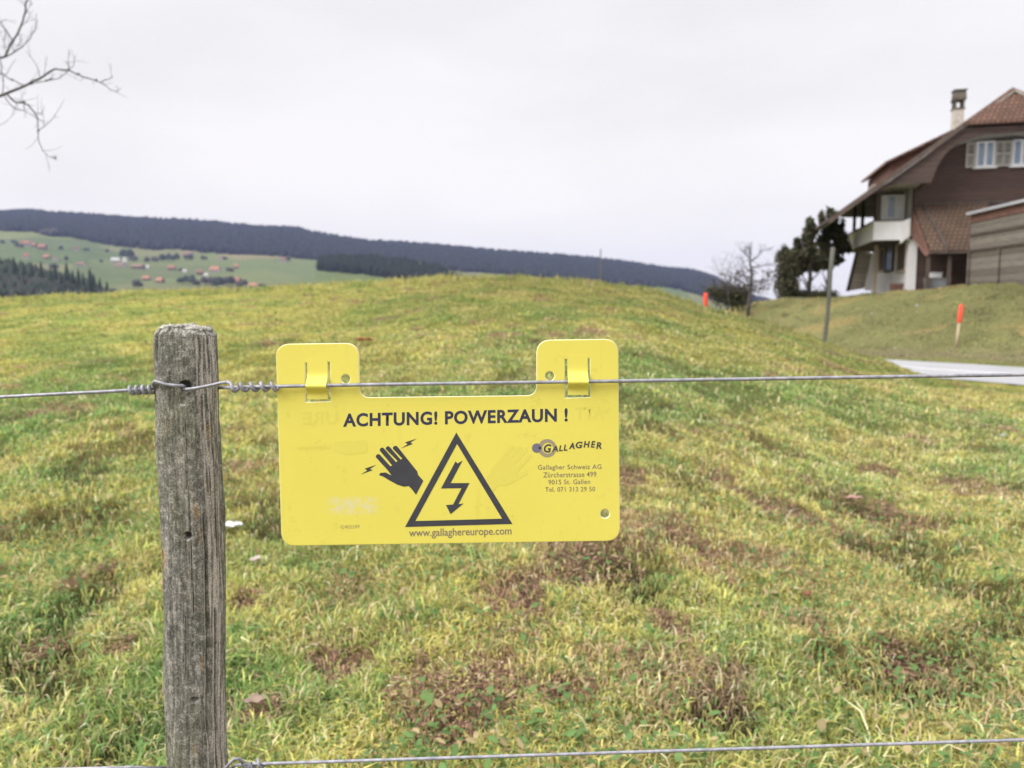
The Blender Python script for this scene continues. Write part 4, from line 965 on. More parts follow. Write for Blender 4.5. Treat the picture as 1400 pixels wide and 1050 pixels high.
mb = MB(); mb.box(a.x-.1, -.13, yl+.12, yl+.2, -.0+b.z-.3, min(a.z+.9, zroof(a.x-.1)-.3)); mb.build('loggia_wall', M['beam'], house)
q0 = hl(1150, 297, y=7.3); q1 = hl(1197, 297, y=7.3)
mb = MB(); mb.prism([(q0.x, 7.3, q0.z), (q1.x, 7.3, q1.z), (q1.x, 7.3, zroof(q1.x)-.2), (q0.x, 7.3, max(q0.z+.05, zroof(q0.x)-.2))], (0, .1, 0)); mb.build('end_boarding', M['soffit'], house)
swin('window', 1197, 1211, 342, 371, M['ochre_frame'], 2, M['dark_inside'])
swin('window', 1213, 1222, 336, 371, M['beam'], 1, M['window_glass'])
swin('door', 1229, 1240, 333, 371, M['ochre_frame'], 1, M['dark_inside'])
# upper side wall boarding beside the windows
# slanted boarded screen at the far end below the balcony
ys = 5.6; q = [hl(a, b, y=ys) for a, b in [(1173, 345), (1193, 346), (1182, 394), (1160, 398)]]
mb = MB(); mb.prism(q[::-1], (0, .12, 0)); scr = mb.build('slanted_screen', M['panel_wood'], house)
q = [hl(a, b, y=ys-.02) for a, b in [(1170, 345), (1173.5, 345), (1161, 398), (1157, 398)]]
mb = MB(); mb.prism(q[::-1], (0, .16, 0)); mb.build('edge_board', M['beam'], scr)
q = [hl(a, b, y=4.2) for a, b in [(1192.5, 348), (1199, 346), (1199, 397), (1182, 397)]]
mb = MB(); mb.prism(q[::-1], (0, .12, 0)); mb.build('wing_wall', M['white_render'], house)
mb = MB(); q0 = hl(1196, 346, y=3.0); mb.box(q0.x, q0.x+.16, 3.0, 3.16, -1, zb_+.02); mb.build('balcony_prop', M['ochre_frame'], house)
# tiled lean-to in front of the gable
YL = -2.6
w0, w1 = hl(1249, 281, y=-.06), hl(1352, 279, y=-.06); f0, f1 = hl(1272, 341.5, y=YL), hl(1352, 343, y=YL)
mb = MB(); mb.prism([(f0.x, YL, f0.z), (f1.x, YL, f0.z), (w1.x, -.06, w0.z), (w0.x, -.06, w0.z)], (0, 0, -.12)); lt = mb.build('lean_to_roof', M['old_tile'], house)
g0 = hl(1247, 322, y=-.35)
mb = MB(); mb.prism([(w0.x-.02, -.08, w0.z-.14), (f0.x, YL+.05, f0.z-.14), (f0.x-.1, YL+.05, f0.z-.25), (g0.x, -.35, g0.z)], (-.06, 0, 0)); mb.build('hip_cladding', M['red_clad'], lt)
mb = MB(); va = Vector((w0.x+.38, -.1, w0.z-.02)); vb = Vector((f0.x+.62, YL, f0.z+.06)); mb.tube([va, va.lerp(vb, .5)+Vector((0, 0, .05)), vb, vb+Vector((.02, -.08, -.12))], .06, 8); mb.build('downpipe', M['beam'], lt)
mb = MB(); mb.tube([(f0.x-.05, YL-.05, f0.z-.13), (f1.x, YL-.05, f0.z-.13)], .055, 8); mb.build('gutter', M['beam'], lt)
for px in (1268, 1297, 1330):
    q = hl(px, 380, y=YL+.15); mb = MB(); mb.box(q.x-.06, q.x+.06, YL+.1, YL+.22, T(*((Ri.transposed() @ Vector((q.x, YL+.15, 0)) + HO).xy)) - HO.z - .1, f0.z-.12); mb.build('lean_to_post', M['beam'], lt)
def hw(x, y, z): return Ri.transposed() @ Vector((x, y, z)) + HO
def hground(x, y): w = hw(x, y, 0); return T(w.x, w.y)
# things standing under the lean-to
q = hl(1281, 388, y=-2.0); gw = hw(q.x, -2.0, 0); gz = hground(q.x, -2.0); B0 = Vector((gw.x, gw.y, gz))
bn = thing('grey_bin', B0, 'low grey bin standing under the lean-to roof', 'bin', None, HA); zt2 = hl(1281, 382, y=-2.0).z + HO.z - gz; zt2 = max(.3, zt2)
mb = MB(); mb.prism([(-.38, -.25, -.02), (.38, -.25, -.02), (.44, -.3, zt2), (-.44, -.3, zt2)], (0, .55, 0)); mb.build('tub', M['grey_plastic'], bn)
mb = MB(); mb.box(-.46, .46, -.33, .28, zt2+.002, zt2+.04); mb.build('rim', M['grey_plastic'], bn)
q2 = hl(1279, 375.5, y=-1.2); pw = hw(q2.x, -1.2, 0); Bx = Vector((pw.x, pw.y, q2.z+HO.z-.12))
wbx = thing('white_box', Bx, 'small white box hanging in the dark lean-to above the grey bin', 'box', None, HA)
mb = MB(); mb.box(-.22, .22, -.1, .1, 0, .17); mb.build('body', M['white_paint'], wbx); mb = MB(); mb.box(-.24, .24, -.12, .12, .172, .21); mb.build('lid', M['white_paint'], wbx)
q = hl(1226, 390, y=-.9); gw = hw(q.x, -.9, 0); Bc = Vector((gw.x, gw.y, T(gw.x, gw.y)))
cr = thing('wooden_crate', Bc, 'reddish wooden crate on the grass beside the white corner pillar', 'crate', None, HA)
for k in range(3):
    mb = MB(); mb.box(-.24, .24, -.2, .2, .01+.17*k, .01+.17*k+.13); mb.build('slat', M['red_clad'], cr)
mb = MB(); mb.box(-.22, .22, -.18, .18, 0, .5); mb.build('inner_board', M['beam'], cr)

# ------------------------------------------------------------------ wooden shed in front, right
SO = at(1323, 387, 31.0); sdir = Vector((.078, 1, 0)).normalized(); SA = -math.atan(.078)
SO.z = at(1323, 387, 31).z
shed = thing('wooden_shed', SO, 'weathered grey brown board shed with thin metal roof edge at the right border', 'shed', None, SA)
ztop = at(1323, 293, 31).z - SO.z
mb = MB(); mb.box(0, 6, -9, 0, -1.0, ztop); mb.build('board_wall', M['shed_wood'], shed)
mb = MB(); mb.box(-.035, -.004, -9, -.002, ztop-.34, ztop-.05); mb.build('brick_course', M['red_clad'], shed)
for zc in (at(1323, 322, 31).z-SO.z, at(1323, 343, 31).z-SO.z):
    mb = MB(); mb.box(-.05, -.003, -9, .0, zc-.05, zc+.03); mb.build('rail', M['beam'], shed)
for yy_ in (-.14, -2.3, -4.6):
    mb = MB(); mb.box(-.07, -.052, yy_, yy_+.13, -1, at(1323, 343, 31).z-SO.z-.06); mb.build('post', M['shed_wood'], shed)
mb = MB(); mb.prism([(-.14, -9.3, ztop+.0), (6.2, -9.3, ztop+1.1), (6.2, -9.3, ztop+1.16), (-.14, -9.3, ztop+.06)], (0, 9.34, 0)); rf = mb.build('roof', M['sheet_metal'], shed)
mb = MB(); mb.box(-.19, -.145, -9.35, .06, ztop-.03, ztop+.07); mb.build('roof_edge', M['sheet_metal'], rf)

# ------------------------------------------------------------------ far valley
_rg = [(-400, 300), (0, 289.5), (40, 287), (62, 290), (120, 293), (180, 298), (240, 300), (300, 304), (350, 310), (402, 310), (420, 316), (460, 323), (500, 329), (560, 332), (620, 337), (680, 343), (730, 346), (790, 351),
       (850, 357), (900, 365), (950, 370), (975, 378), (1000, 390), (1030, 404), (1070, 416), (1120, 430), (1800, 450)]
_fe = [(-400, 318), (0, 316), (45, 317), (70, 323), (100, 325), (150, 336), (200, 341), (250, 344), (300, 347), (360, 349), (400, 353), (440, 356), (500, 362), (620, 372), (800, 386), (910, 394), (950, 403), (1000, 418), (1070, 432), (1800, 460)]
RU = np.array([ue(a, b)[0] for a, b in _rg]); RE = np.array([ue(a, b+4)[1] for a, b in _rg])
FU = np.array([ue(a, b)[0] for a, b in _fe]); FE = np.array([ue(a, b)[1] for a, b in _fe])
YF, YR = 2200., 3000.
def far(u, Y):
    er = np.interp(u, RU, RE); ef = np.interp(u, FU, FE)
    lo = -.03 + 0*u
    e = np.where(Y < YF, lo + (ef-lo)*np.clip((Y-800)/(YF-800), 0, 1)**.62, ef + (er-ef)*np.clip((Y-YF)/(YR-YF), 0, 1)**.8)
    z = e*Y
    z = np.where(Y < 800, -24 - (Y-60)/740*.0, z)
    z = np.where(Y > YR, er*YR - (Y-YR)*.12, z)
    return z
FYs = np.concatenate([np.geomspace(58, 790, 24), np.linspace(800, 2190, 90), np.linspace(2200, 3000, 36), np.geomspace(3020, 6500, 14)])
FUs = np.linspace(-1.5, 1.6, 380)
UU, YY = np.meshgrid(FUs, FYs); ZZ = far(UU, YY)
ZZ = ZZ + sst(700, 1100, YY)*(fbm(UU*YY/260., YY/260., 301, 3)-.5)*14*np.clip((YF+200-YY)/900, 0, 1)
def farz(x, y):
    u = x/y; z = far(np.array([u]), np.array([y]))[0]
    return float(z + sst(700, 1100, y)*(fbm(np.array([x/260.]), np.array([y/260.]), 301, 3)[0]-.5)*14*min(1, max(0, (YF+200-y)/900)))
t = NT('far_meadows'); v = t.coord('Object')
vo = t.n('ShaderNodeTexVoronoi'); vo.inputs['Scale'].default_value = 1/230.; mp = t.coord('Object', (1, .55, 0)); t.l(mp, vo.inputs['Vector'])
sepc = t.n('ShaderNodeSeparateColor'); t.l(vo.outputs['Color'], sepc.inputs[0])
f = t.noise(v, 1/130., 6, .6); f2 = t.noise(v, 1/25., 4, .6)
c = t.ramp(sepc.outputs[0], [(0, (.085, .12, .05)), (.3, (.16, .18, .07)), (.55, (.075, .11, .048)), (.8, (.20, .185, .09)), (1, (.22, .175, .10))])
c = t.mix(.22, c, t.ramp(f, [(.3, (.07, .115, .048)), (.7, (.18, .185, .085))])); c = t.mix(.5, c, t.ramp(f2, [(.3, (.65, .7, .65)), (.7, (1.1, 1.1, 1.1))]), 'MULTIPLY')
M['far_meadows'] = t.fin(c, .95, 0, .1)
tag(grid_mesh('valley_hills', UU*YY, YY, ZZ, M['far_meadows']), kind='structure')

def cones(name, P, h, w, label, cat, cols, m=None, kind='stuff', seed=1, group=None, base=None, n=6, tiers=1):
    r = np.random.RandomState(seed); P = np.array(P, float); N = len(P)
    h = h*np.ones(N); w = w*np.ones(N)
    a = np.linspace(0, 6.28318, n, endpoint=False)[None] + r.uniform(0, 6.28, N)[:, None]
    rings = [(-.05, .9), (.22, 1.0), (.62, .62)]
    V = np.empty((N, 3*n+1, 3))
    for k, (zz, rr) in enumerate(rings):
        jit = .8+.4*r.rand(N, n)
        V[:, k*n:(k+1)*n, 0] = P[:, 0:1] + np.cos(a+k*.5)*rr*jit*w[:, None]*.5; V[:, k*n:(k+1)*n, 1] = P[:, 1:2] + np.sin(a+k*.5)*rr*jit*w[:, None]*.5
        V[:, k*n:(k+1)*n, 2] = P[:, 2:3] + (zz + .06*r.rand(N, n))*h[:, None]
    V[:, 3*n] = P + np.stack([0*h, 0*h, h], -1)
    fl = []
    for k in range(2):
        for i in range(n): fl.append([k*n+i, k*n+(i+1) % n, (k+1)*n+(i+1) % n, (k+1)*n+i])
    tr_ = [[2*n+i, 2*n+(i+1) % n, 3*n] for i in range(n)]
    base_ = (np.arange(N)*(3*n+1))[:, None, None]
    Q = (np.array(fl)[None]+base_).reshape(-1, 4); Tt = (np.array(tr_)[None]+base_).reshape(-1, 3)
    L = np.concatenate([Q.ravel(), Tt.ravel()]); st = np.concatenate([np.arange(len(Q))*4, len(Q)*4+np.arange(len(Tt))*3]); tt = np.concatenate([np.full(len(Q), 4), np.full(len(Tt), 3)])
    C = np.repeat(np.array(cols)[r.randint(0, len(cols), N)]*(.8+.4*r.rand(N))[:, None], 3*n+1, 0)
    o = np_mesh(name, V.reshape(-1, 3), L, st, tt, M['plain_vcol'], None, C); tag(o, label, cat, group, kind)
    return o
FC = [(.012, .018, .018), (.018, .025, .022), (.010, .015, .016), (.024, .027, .024), (.020, .020, .021)]
r = np.random.RandomState(5)
N = 26000; u = r.uniform(-.95, .42, N); y = r.uniform(YF, YR+60, N)
edge = (fbm(u*14, y*0, 401, 3)-.5)*90; kk = y > YF+edge; u, y = u[kk], y[kk]
P = np.stack([u*y, y, far(u, y)-1], -1)
cones('hill_forest', P, 15+9*r.rand(len(u)), 15+7*r.rand(len(u)), 'long dark wooded ridge along the skyline, blue with distance', 'forest', FC, seed=3)
# darker wood in the middle distance
def wood(pxy_top, ybot, Y0, Y1, n, hh, ww, seed):
    """trees on far slopes: region given by its outline, standing on a low rise of the hillside"""
    r = np.random.RandomState(seed); xs = [a for a, b in pxy_top]
    out = []
    for k in range(n):
        px = r.uniform(xs[0], xs[-1]); Y = r.uniform(Y0, Y1)
        q = (Y-Y0)/(Y1-Y0); pt_ = np.interp(px, xs, [b for a, b in pxy_top]); pb_ = np.interp(px, [a for a, b in ybot], [b for a, b in ybot])
        py = pb_ + (pt_-pb_)*q + hh/Y*1050*q*.75
        v = at(px, py, Y); out.append((v.x, Y, v.z))
    return out
# knoll the middle wood stands on
def knoll(name, us, top, bot, Y0, Y1, m, kind='structure'):
    n = 40; m_ = 14; px = np.linspace(us[0], us[1], n); X = np.empty((m_+6, n)); Yy = X.copy(); Z = X.copy()
    for i in range(n):
        tp_ = np.interp(px[i], [a for a, b in top], [b for a, b in top]); bt = np.interp(px[i], [a for a, b in bot], [b for a, b in bot])
        for j in range(m_+6):
            if j < 4: Y = Y0 - (4-j)*60; v = at(px[i], bt, Y0); z = v.z - (4-j)*14
            elif j < m_+2: q = (j-4)/(m_-3); Y = Y0+(Y1-Y0)*q; z = at(px[i], bt+(tp_-bt)*q, Y).z
            else: Y = Y1+(j-m_-1)*70; z = at(px[i], tp_, Y1).z - (j-m_-1)*22
            u_ = ue(px[i], 400)[0]; X[j, i] = u_*Y; Yy[j, i] = Y; Z[j, i] = z
    return tag(grid_mesh(name, X, Yy, Z, m), kind=kind)
top2 = [(436, 357), (450, 351), (500, 351), (560, 356), (600, 364), (625, 377), (660, 392)]; bot2 = [(436, 371), (500, 376), (540, 382), (660, 400)]
knoll('wooded_knoll', (432, 664), top2, bot2, 1250, 1420, M['far_meadows'])
P = wood([(a, b) for a, b in top2], bot2, 1255, 1415, 1500, 16, 9, 8)
P = [(x, y, at(0, 0, 1).z*0 + z - 0) for x, y, z in P]
r = np.random.RandomState(2); hs = 14+7*r.rand(len(P))
cones('middle_wood', P, hs, 9+4*r.rand(len(P)), 'near black wood on the knoll behind the meadow crest, left of centre', 'wood', [(.016, .022, .015), (.02, .026, .017), (.013, .017, .013)], seed=6)
# spruce wood at the left edge
top3 = [(-120, 350), (0, 350), (12, 352), (50, 361), (75, 371), (100, 375), (125, 382), (147, 396), (160, 404)]; bot3 = [(-120, 420), (160, 420)]
knoll('spruce_slope', (-140, 190), [(-140, 354), (0, 354), (50, 366), (100, 380), (125, 387), (150, 401), (165, 409), (190, 425)], [(-140, 424), (190, 440)], 620, 760, M['far_meadows'])
P = wood([(a, b+6) for a, b in top3], bot3, 640, 756, 1400, 15, 7, 4)
cones('spruce_wood', P, 12+6*rs.rand(len(P)), 6.5+3*rs.rand(len(P)), 'dense blue green spruce wood at the left edge below the farms', 'wood', [(.03, .045, .035), (.04, .055, .042), (.05, .055, .045), (.06, .06, .055)], seed=16)
# single spruces on its margin
def spruce_mesh(h, w, seed):
    r = random.Random(seed); mb = MB(); n = 9
    for k in range(6):
        z0 = h*(.08+.15*k); z1 = h*min(1, .08+.15*k+.26); rr = w*.5*(1-.14*k)
        ring = [(rr*(.75+.4*r.random())*math.cos(6.283*i/n), rr*(.75+.4*r.random())*math.sin(6.283*i/n), z0 - .03*h*r.random()) for i in range(n)]
        mb.add(ring + [(0, 0, z1)], [(i, (i+1) % n, n) for i in range(n)])
    return mb
M['far_spruce'] = simple('far_spruce', (.032, .045, .036), .95, 0, .3, .3)
M['far_bush'] = simple('far_bush', (.06, .055, .05), .95, 0, .4, .3)
protos = []
for k, (px, py, hh) in enumerate([(20, 372, 17), (44, 374, 14), (57, 376, 16), (70, 380, 13), (76, 379, 16), (92, 382, 19), (100, 385, 14), (108, 387, 17), (114, 387, 13), (124, 389, 18), (129, 391, 15), (137, 395, 14), (147, 399, 13), (84, 384, 12), (33, 372, 13)]):
    Y = 642 + (k % 4)*9; p = at(px, py+5, Y)
    if k < 3:
        p0 = thing('spruce_tree', p, 'x', 'spruce', 'single spruces on the margin of the left wood')
        o = spruce_mesh(17, 7.5, k).build('crown', M['far_spruce'], p0); mb = MB(); mb.tube([(0, 0, -2), (0, 0, 3), (0, 0, 8)], [.35, .3, .15], 6); o2 = mb.build('trunk', M['bark'], p0); protos.append(p0); tr = p0
    else:
        s0 = protos[k % 3]; tr = s0.copy(); COL.objects.link(tr)
        for chd in list(s0.children): c2 = chd.copy(); COL.objects.link(c2); c2.parent = tr
        tr.location = p
    sc_ = hh/17*.95; tr.scale = (sc_, sc_, sc_)
    wh = ['at the far left', 'left of the gaps in the wood', 'left of the gaps in the wood', 'in the middle of the wood margin', 'tall, in the middle of the wood margin', 'tallest, in the middle of the wood margin', 'in the middle of the wood margin', 'right of the tallest one', 'right of the tallest one', 'tall, near the right end of the wood',
          'near the right end of the wood', 'last but one at the right end of the wood', 'last one at the right end of the wood', 'short, in the middle of the wood margin', 'at the far left'][k]
    tr['label'] = 'dark pointed spruce ' + wh
def far_spot(px, py, lo=820, hi=2190):
    ys = np.linspace(lo, hi, 700); u, e = ue(px, py); z = np.array([farz(u*yy_, yy_) for yy_ in ys[::7]]); d = e*ys[::7] - z; k = np.where(d < 0)[0]
    Y = ys[::7][k[0]] if len(k) else hi
    return Vector((u*Y, Y, farz(u*Y, Y)))
# bushes and tree rows among the farms
def far_bush(px, py, wpx, hpx, label, k):
    p = far_spot(px, py+hpx/2); Y = p.y; w = wpx/1050*Y; h = hpx/1050*Y; r = random.Random(k)
    mb = MB(p); n = 9
    for q in range(max(2, int(wpx/4))):
        cx = p.x + r.uniform(-.5, .5)*w*.8; cy = p.y + r.uniform(-4, 4); rr = min(w, h)*.5*r.uniform(.7, 1.1); hh = h*r.uniform(.7, 1.1); vs = [(cx, cy, p.z+hh)]
        for j in range(1, 5):
            th = math.pi*.62*j/4
            for i in range(n): a = 6.283*i/n; q_ = rr*r.uniform(.75, 1.2); vs.append((cx+q_*math.sin(th)*math.cos(a), cy+q_*math.sin(th)*math.sin(a), p.z + hh*(.45+.55*math.cos(th)*r.uniform(.85, 1.1))))
        fs = [(0, 1+i, 1+(i+1) % n) for i in range(n)] + [(1+j*n+i, 1+(j+1)*n+i, 1+(j+1)*n+(i+1) % n, 1+j*n+(i+1) % n) for j in range(3) for i in range(n)]
        mb.add(vs, fs)
    o = mb.build('tree_clump', M['far_bush'] if k % 3 else M['far_spruce'], None); o.location = p; return tag(o, label, 'trees', 'tree rows between the far farms')
for k, (px, py, w, h, lb) in enumerate([(12, 331, 24, 5, 'thin tree row at the left edge left of the highest red roofs'), (86, 339, 16, 5, 'tree row between the upper red roofed farm and the pale one'), (26, 336, 8, 7, 'dark tree beside the highest red roof at far left'),
        (120, 341, 16, 4, 'pale hedge right of the upper left farms'), (66, 316, 26, 10, 'dark tree clump running down from the ridge forest at left'), (145, 343, 8, 5, 'lone round tree above the white farm'), (173, 348, 12, 12, 'dark trees behind the white farm'),
        (186, 353, 14, 9, 'trees joined to the right of the white farm'), (205, 355, 22, 9, 'middle stretch of the dark tree row right of the white farm'), (232, 352, 26, 11, 'wide dark trees below the pale roofed barn'), (258, 352, 20, 9, 'right stretch of the dark tree row below the pale roofed barn'),
        (281, 353, 12, 6, 'last small trees of the row right of the pale roofed barn'), (308, 353, 8, 6, 'dark tree beside the small farm under the ridge forest'), (395, 354, 7, 7, 'dark tree beside the lone pale farm at right'), (190, 389, 12, 12, 'dark bushes below the two orange roofs behind the post'),
        (254, 383, 26, 12, 'brown leafless trees at the left of the low hollow'), (268, 386, 8, 13, 'dark pointed trees in the left of the low hollow'), (284, 385, 22, 11, 'brown leafless trees in the middle of the low hollow'), (298, 386, 12, 15, 'darkest trees in the middle of the low hollow'),
        (313, 384, 14, 15, 'tall trees left of the red roof in the low hollow'), (330, 388, 12, 9, 'bushes between the two lowest farms'), (360, 390, 14, 6, 'bushes right of the lowest orange roofed farm'), (445, 384, 16, 8, 'brown bushes at the left foot of the black wood'),
        (310, 369, 16, 7, 'grey trees between the two orange roofs in the valley'), (137, 358, 10, 4, 'dark hedge left of the white farm'), (90, 353, 8, 6, 'dark tree right of the lower left farms'), (75, 366, 12, 9, 'grey trees below the lower left farms'), (245, 369, 10, 5, 'hedge right of the valley farm behind the post')]):
    far_bush(px, py, w, h, lb, k)
# far farmhouses
M['far_roof_red'] = simple('far_roof_red', (.28, .14, .105), .9, 0, .2, .3); M['far_roof_orange'] = simple('far_roof_orange', (.38, .19, .13), .9, 0, .2, .3)
M['far_roof_brown'] = simple('far_roof_brown', (.22, .14, .11), .9, 0, .2, .3); M['far_wall_white'] = simple('far_wall_white', (.45, .44, .42), .9, 0, .1, .3); M['far_wall_brown'] = simple('far_wall_brown', (.20, .15, .12), .9, 0, .1, .3)
def farm(px, py, wpx, hpx, roofm, wallm, label, rz=0.0):
    p = far_spot(px, py+hpx*.5); Y = p.y; w = wpx/F*Y*.84; h = hpx/F*Y*.88; d = w*.7
    o = thing('far_farmhouse', p, label, 'farmhouse', 'farmhouses scattered over the far slope', rz)
    hw_ = h*.42; mb = MB(); mb.prism([(-w*.46, -d*.46, -3), (w*.46, -d*.46, -3), (w*.46, -d*.46, hw_), (-w*.46, -d*.46, hw_)], (0, d*.92, 0))
    for sx in (-1, 1): mb.add([(sx*w*.46, -d*.46, hw_), (sx*w*.46, d*.46, hw_), (sx*w*.36, 0, h*.93)], [(0, 1, 2)])
    wl_ = mb.build('wall', M[wallm], o)
    mb = MB(); mb.hexa([(-w*.5, -d*.58, hw_-.5), (w*.5, -d*.58, hw_-.5), (w*.42, 0, h), (-w*.42, 0, h), (-w*.5, -d*.58, hw_-.1), (w*.5, -d*.58, hw_-.1), (w*.42, 0, h+.5), (-w*.42, 0, h+.5)])
    mb.hexa([(w*.5, d*.58, hw_-.5), (-w*.5, d*.58, hw_-.5), (-w*.42, 0, h), (w*.42, 0, h), (w*.5, d*.58, hw_-.1), (-w*.5, d*.58, hw_-.1), (-w*.42, 0, h+.5), (w*.42, 0, h+.5)])
    mb.build('roof', M[roofm], o)
    for k in range(4): x_ = -w*.36+k*w*.24; mb = MB(); mb.box(x_-w*.03, x_+w*.03, -d*.46-.12, -d*.46-.02, hw_*.25, hw_*.65); mb.build('window', M['dark_inside'], wl_)
for a in [(36, 333, 14, 9, 'far_roof_red', 'far_wall_white', 'highest red roofed farmhouse at the upper left of the slope', .3), (47, 335, 8, 6, 'far_roof_red', 'far_wall_brown', 'small red roof right beside the highest farmhouse', -.2),
          (58, 338, 13, 8, 'far_roof_red', 'far_wall_brown', 'broad red roofed farmhouse second from left in the upper row', .1), (104, 340, 8, 8, 'far_roof_brown', 'far_wall_white', 'tall pale farmhouse alone right of the upper row', .5),
          (36, 350, 9, 8, 'far_roof_red', 'far_wall_white', 'red roofed farmhouse just above the spruce wood at left', .2), (64, 351, 9, 6, 'far_roof_orange', 'far_wall_brown', 'orange roofed farmhouse above the middle of the spruce wood', .1), (77, 355, 8, 5, 'far_roof_brown', 'far_wall_white', 'small pale brown farmhouse right of the orange one above the wood', -.3),
          (111, 361, 13, 6, 'far_roof_brown', 'far_wall_white', 'low light brown farmhouse alone above the end of the spruce wood', .2), (158, 356, 14, 8, 'far_wall_white', 'far_wall_white', 'white roofed farm building left of the white gable', .4), (171, 357, 7, 12, 'far_wall_white', 'far_wall_white', 'tall white gabled building of the white farm', .2),
          (165, 363, 14, 6, 'far_roof_brown', 'far_wall_white', 'low brown roofed barn in front of the white farm', 0), (189, 364, 20, 6, 'far_roof_brown', 'far_wall_brown', 'long dull red barn right of the white farm', -.1), (202, 366, 6, 6, 'far_wall_white', 'far_wall_white', 'tiny white house at the end of the long barn', 0),
          (235, 366, 12, 7, 'far_roof_red', 'far_wall_brown', 'red roofed farmhouse above the top of the wooden post', .1), (253, 371, 7, 5, 'far_wall_white', 'far_wall_white', 'tiny white house right of the farmhouse above the post', 0), (200, 380, 12, 7, 'far_roof_orange', 'far_wall_brown', 'left one of the two orange roofs nearest the crest', .2),
          (219, 383, 12, 8, 'far_roof_orange', 'far_wall_brown', 'right one of the two orange roofs nearest the crest', -.2), (257, 347, 17, 6, 'far_roof_brown', 'far_wall_white', 'long pale roofed barn in front of the ridge forest', 0), (274, 372, 12, 8, 'far_roof_brown', 'far_wall_brown', 'brown farmhouse left of the big orange roof', .3),
          (294, 368, 16, 9, 'far_roof_orange', 'far_wall_white', 'big bright orange roof in the middle of the valley', .1), (282, 376, 8, 5, 'far_wall_white', 'far_wall_white', 'small white shed below the big orange roof', 0), (323, 364, 8, 7, 'far_roof_orange', 'far_wall_brown', 'small orange roofed house right of the big orange roof', .3),
          (325, 384, 12, 9, 'far_roof_red', 'far_wall_brown', 'red roof half hidden among the hollow trees', -.3), (346, 390, 14, 7, 'far_roof_orange', 'far_wall_white', 'lowest orange roofed farmhouse just above the meadow crest', .1), (387, 355, 10, 8, 'far_roof_brown', 'far_wall_white', 'lone pale farmhouse farthest right under the ridge forest', .2),
          (301, 354, 8, 5, 'far_roof_brown', 'far_wall_white', 'small pale farmhouse under the middle of the ridge forest', -.1)]:
    farm(*a)

# ------------------------------------------------------------------ air
hb = MB(); hb.box(-6800, 7200, -60, 6900, -420, 470); hz = hb.build('haze', None)
hm = bpy.data.materials.new('haze'); hm.use_nodes = True; hn = hm.node_tree; hn.nodes.clear()
ho = hn.nodes.new('ShaderNodeOutputMaterial'); hv = hn.nodes.new('ShaderNodeVolumePrincipled')
hv.inputs['Color'].default_value = (.50, .56, 1.0, 1); hv.inputs['Density'].default_value = .000068; hv.inputs['Anisotropy'].default_value = .1
hn.links.new(hv.outputs[0], ho.inputs['Volume']); hz.data.materials.append(hm); tag(hz, kind='stuff')

# ------------------------------------------------------------------ sky and light
SUN_EL, SUN_AZ = R(42), R(244)      # azimuth clockwise from +Y
w = bpy.data.worlds.new('World'); S.world = w; w.use_nodes = True; nt = w.node_tree; bg = nt.nodes['Background']
sky = nt.nodes.new('ShaderNodeTexSky'); sky.sky_type = 'NISHITA'; sky.sun_disc = False; sky.sun_elevation = SUN_EL; sky.sun_rotation = SUN_AZ
bg.inputs['Strength'].default_value = .1
tc = nt.nodes.new('ShaderNodeTexCoord'); sp_ = nt.nodes.new('ShaderNodeSeparateXYZ'); nt.links.new(tc.outputs['Generated'], sp_.inputs[0])
mpn = nt.nodes.new('ShaderNodeMapping'); mpn.inputs['Scale'].default_value = (1, 1, 3.2); nt.links.new(tc.outputs['Generated'], mpn.inputs['Vector'])
nz = nt.nodes.new('ShaderNodeTexNoise'); nz.inputs['Scale'].default_value = 1.7; nz.inputs['Detail'].default_value = 5; nz.inputs['Roughness'].default_value = .5; nt.links.new(mpn.outputs[0], nz.inputs['Vector'])
rp = nt.nodes.new('ShaderNodeValToRGB'); nt.links.new(nz.outputs['Fac'], rp.inputs['Fac'])
SKY = 4.22
rp.color_ramp.elements[0].position = .34; rp.color_ramp.elements[0].color = (SKY*.885, SKY*.875, SKY*.868, 1)
rp.color_ramp.elements[1].position = .66; rp.color_ramp.elements[1].color = (SKY*1.05, SKY*1.035, SKY*1.02, 1)
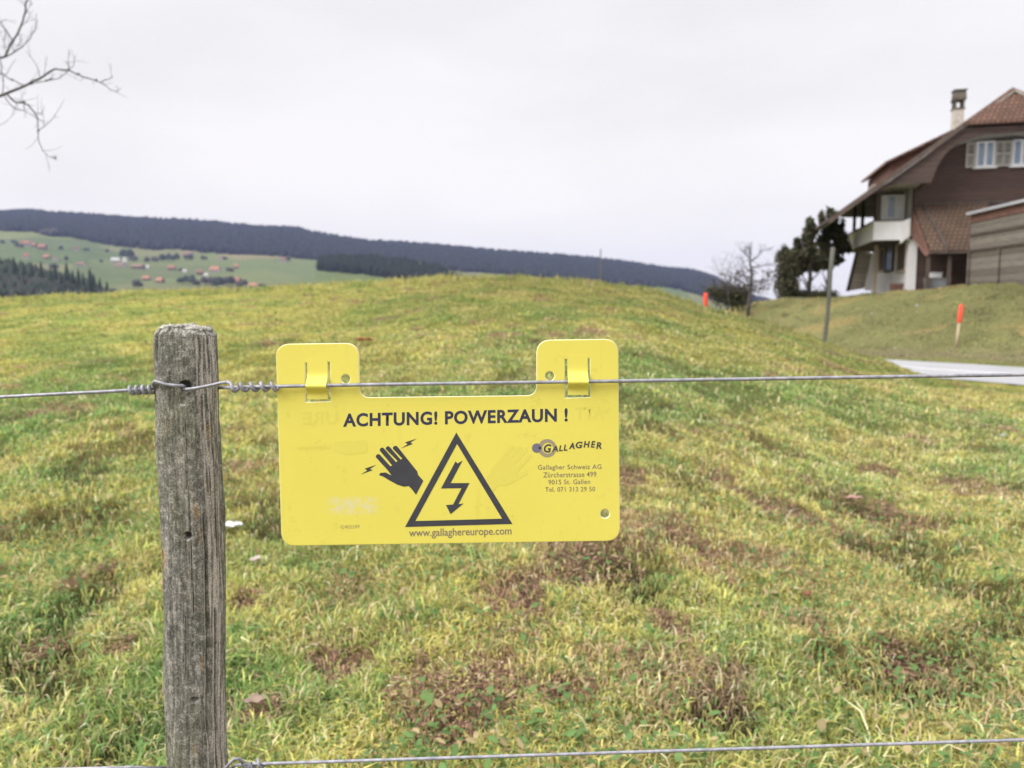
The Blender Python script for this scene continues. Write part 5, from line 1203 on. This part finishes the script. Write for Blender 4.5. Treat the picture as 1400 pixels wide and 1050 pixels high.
# brighter cloud towards the horizon band and towards the zenith
mr = nt.nodes.new('ShaderNodeValToRGB'); nt.links.new(sp_.outputs['Z'], mr.inputs['Fac']); cr_ = mr.color_ramp
while len(cr_.elements) < 5: cr_.elements.new(.5)
for e_, (p_, c_) in zip(cr_.elements, [(0, (1.10, 1.06, 1.0)), (.10, (1.07, 1.04, 1.0)), (.26, (.99, .98, .975)), (.55, (1, 1, 1)), (.85, (1, 1, 1))]): e_.position = p_; e_.color = (*c_, 1)
mg = nt.nodes.new('ShaderNodeMapRange'); nt.links.new(sp_.outputs['Z'], mg.inputs[0]); mg.inputs[1].default_value = .45; mg.inputs[2].default_value = .95; mg.inputs[3].default_value = 1.0; mg.inputs[4].default_value = 2.3
m1 = nt.nodes.new('ShaderNodeMix'); m1.data_type = 'RGBA'; m1.blend_type = 'MULTIPLY'; m1.inputs[0].default_value = 1; nt.links.new(rp.outputs[0], m1.inputs[6]); nt.links.new(mr.outputs[0], m1.inputs[7])
vm = nt.nodes.new('ShaderNodeVectorMath'); vm.operation = 'SCALE'; nt.links.new(m1.outputs[2], vm.inputs[0]); nt.links.new(mg.outputs[0], vm.inputs['Scale'])
mxx = nt.nodes.new('ShaderNodeMix'); mxx.data_type = 'RGBA'; mxx.inputs[0].default_value = .97; nt.links.new(sky.outputs[0], mxx.inputs[6]); nt.links.new(vm.outputs[0], mxx.inputs[7])
nt.links.new(mxx.outputs[2], bg.inputs['Color'])
sl = bpy.data.lights.new('sun', 'SUN'); so = bpy.data.objects.new('sun', sl); COL.objects.link(so); sl.energy = 1.5; sl.angle = R(35); sl.color = (1, .97, .92)
dv = Vector((math.sin(SUN_AZ)*math.cos(SUN_EL), math.cos(SUN_AZ)*math.cos(SUN_EL), math.sin(SUN_EL))); so.rotation_euler = dv.to_track_quat('Z', 'Y').to_euler()
S.view_settings.view_transform = 'Standard'; S.view_settings.look = 'None'; S.view_settings.gamma = 1; S.view_settings.exposure = 1.2
S.render.engine = 'CYCLES'; S.cycles.volume_bounces = 1; S.cycles.max_bounces = 6; S.cycles.use_denoising = True
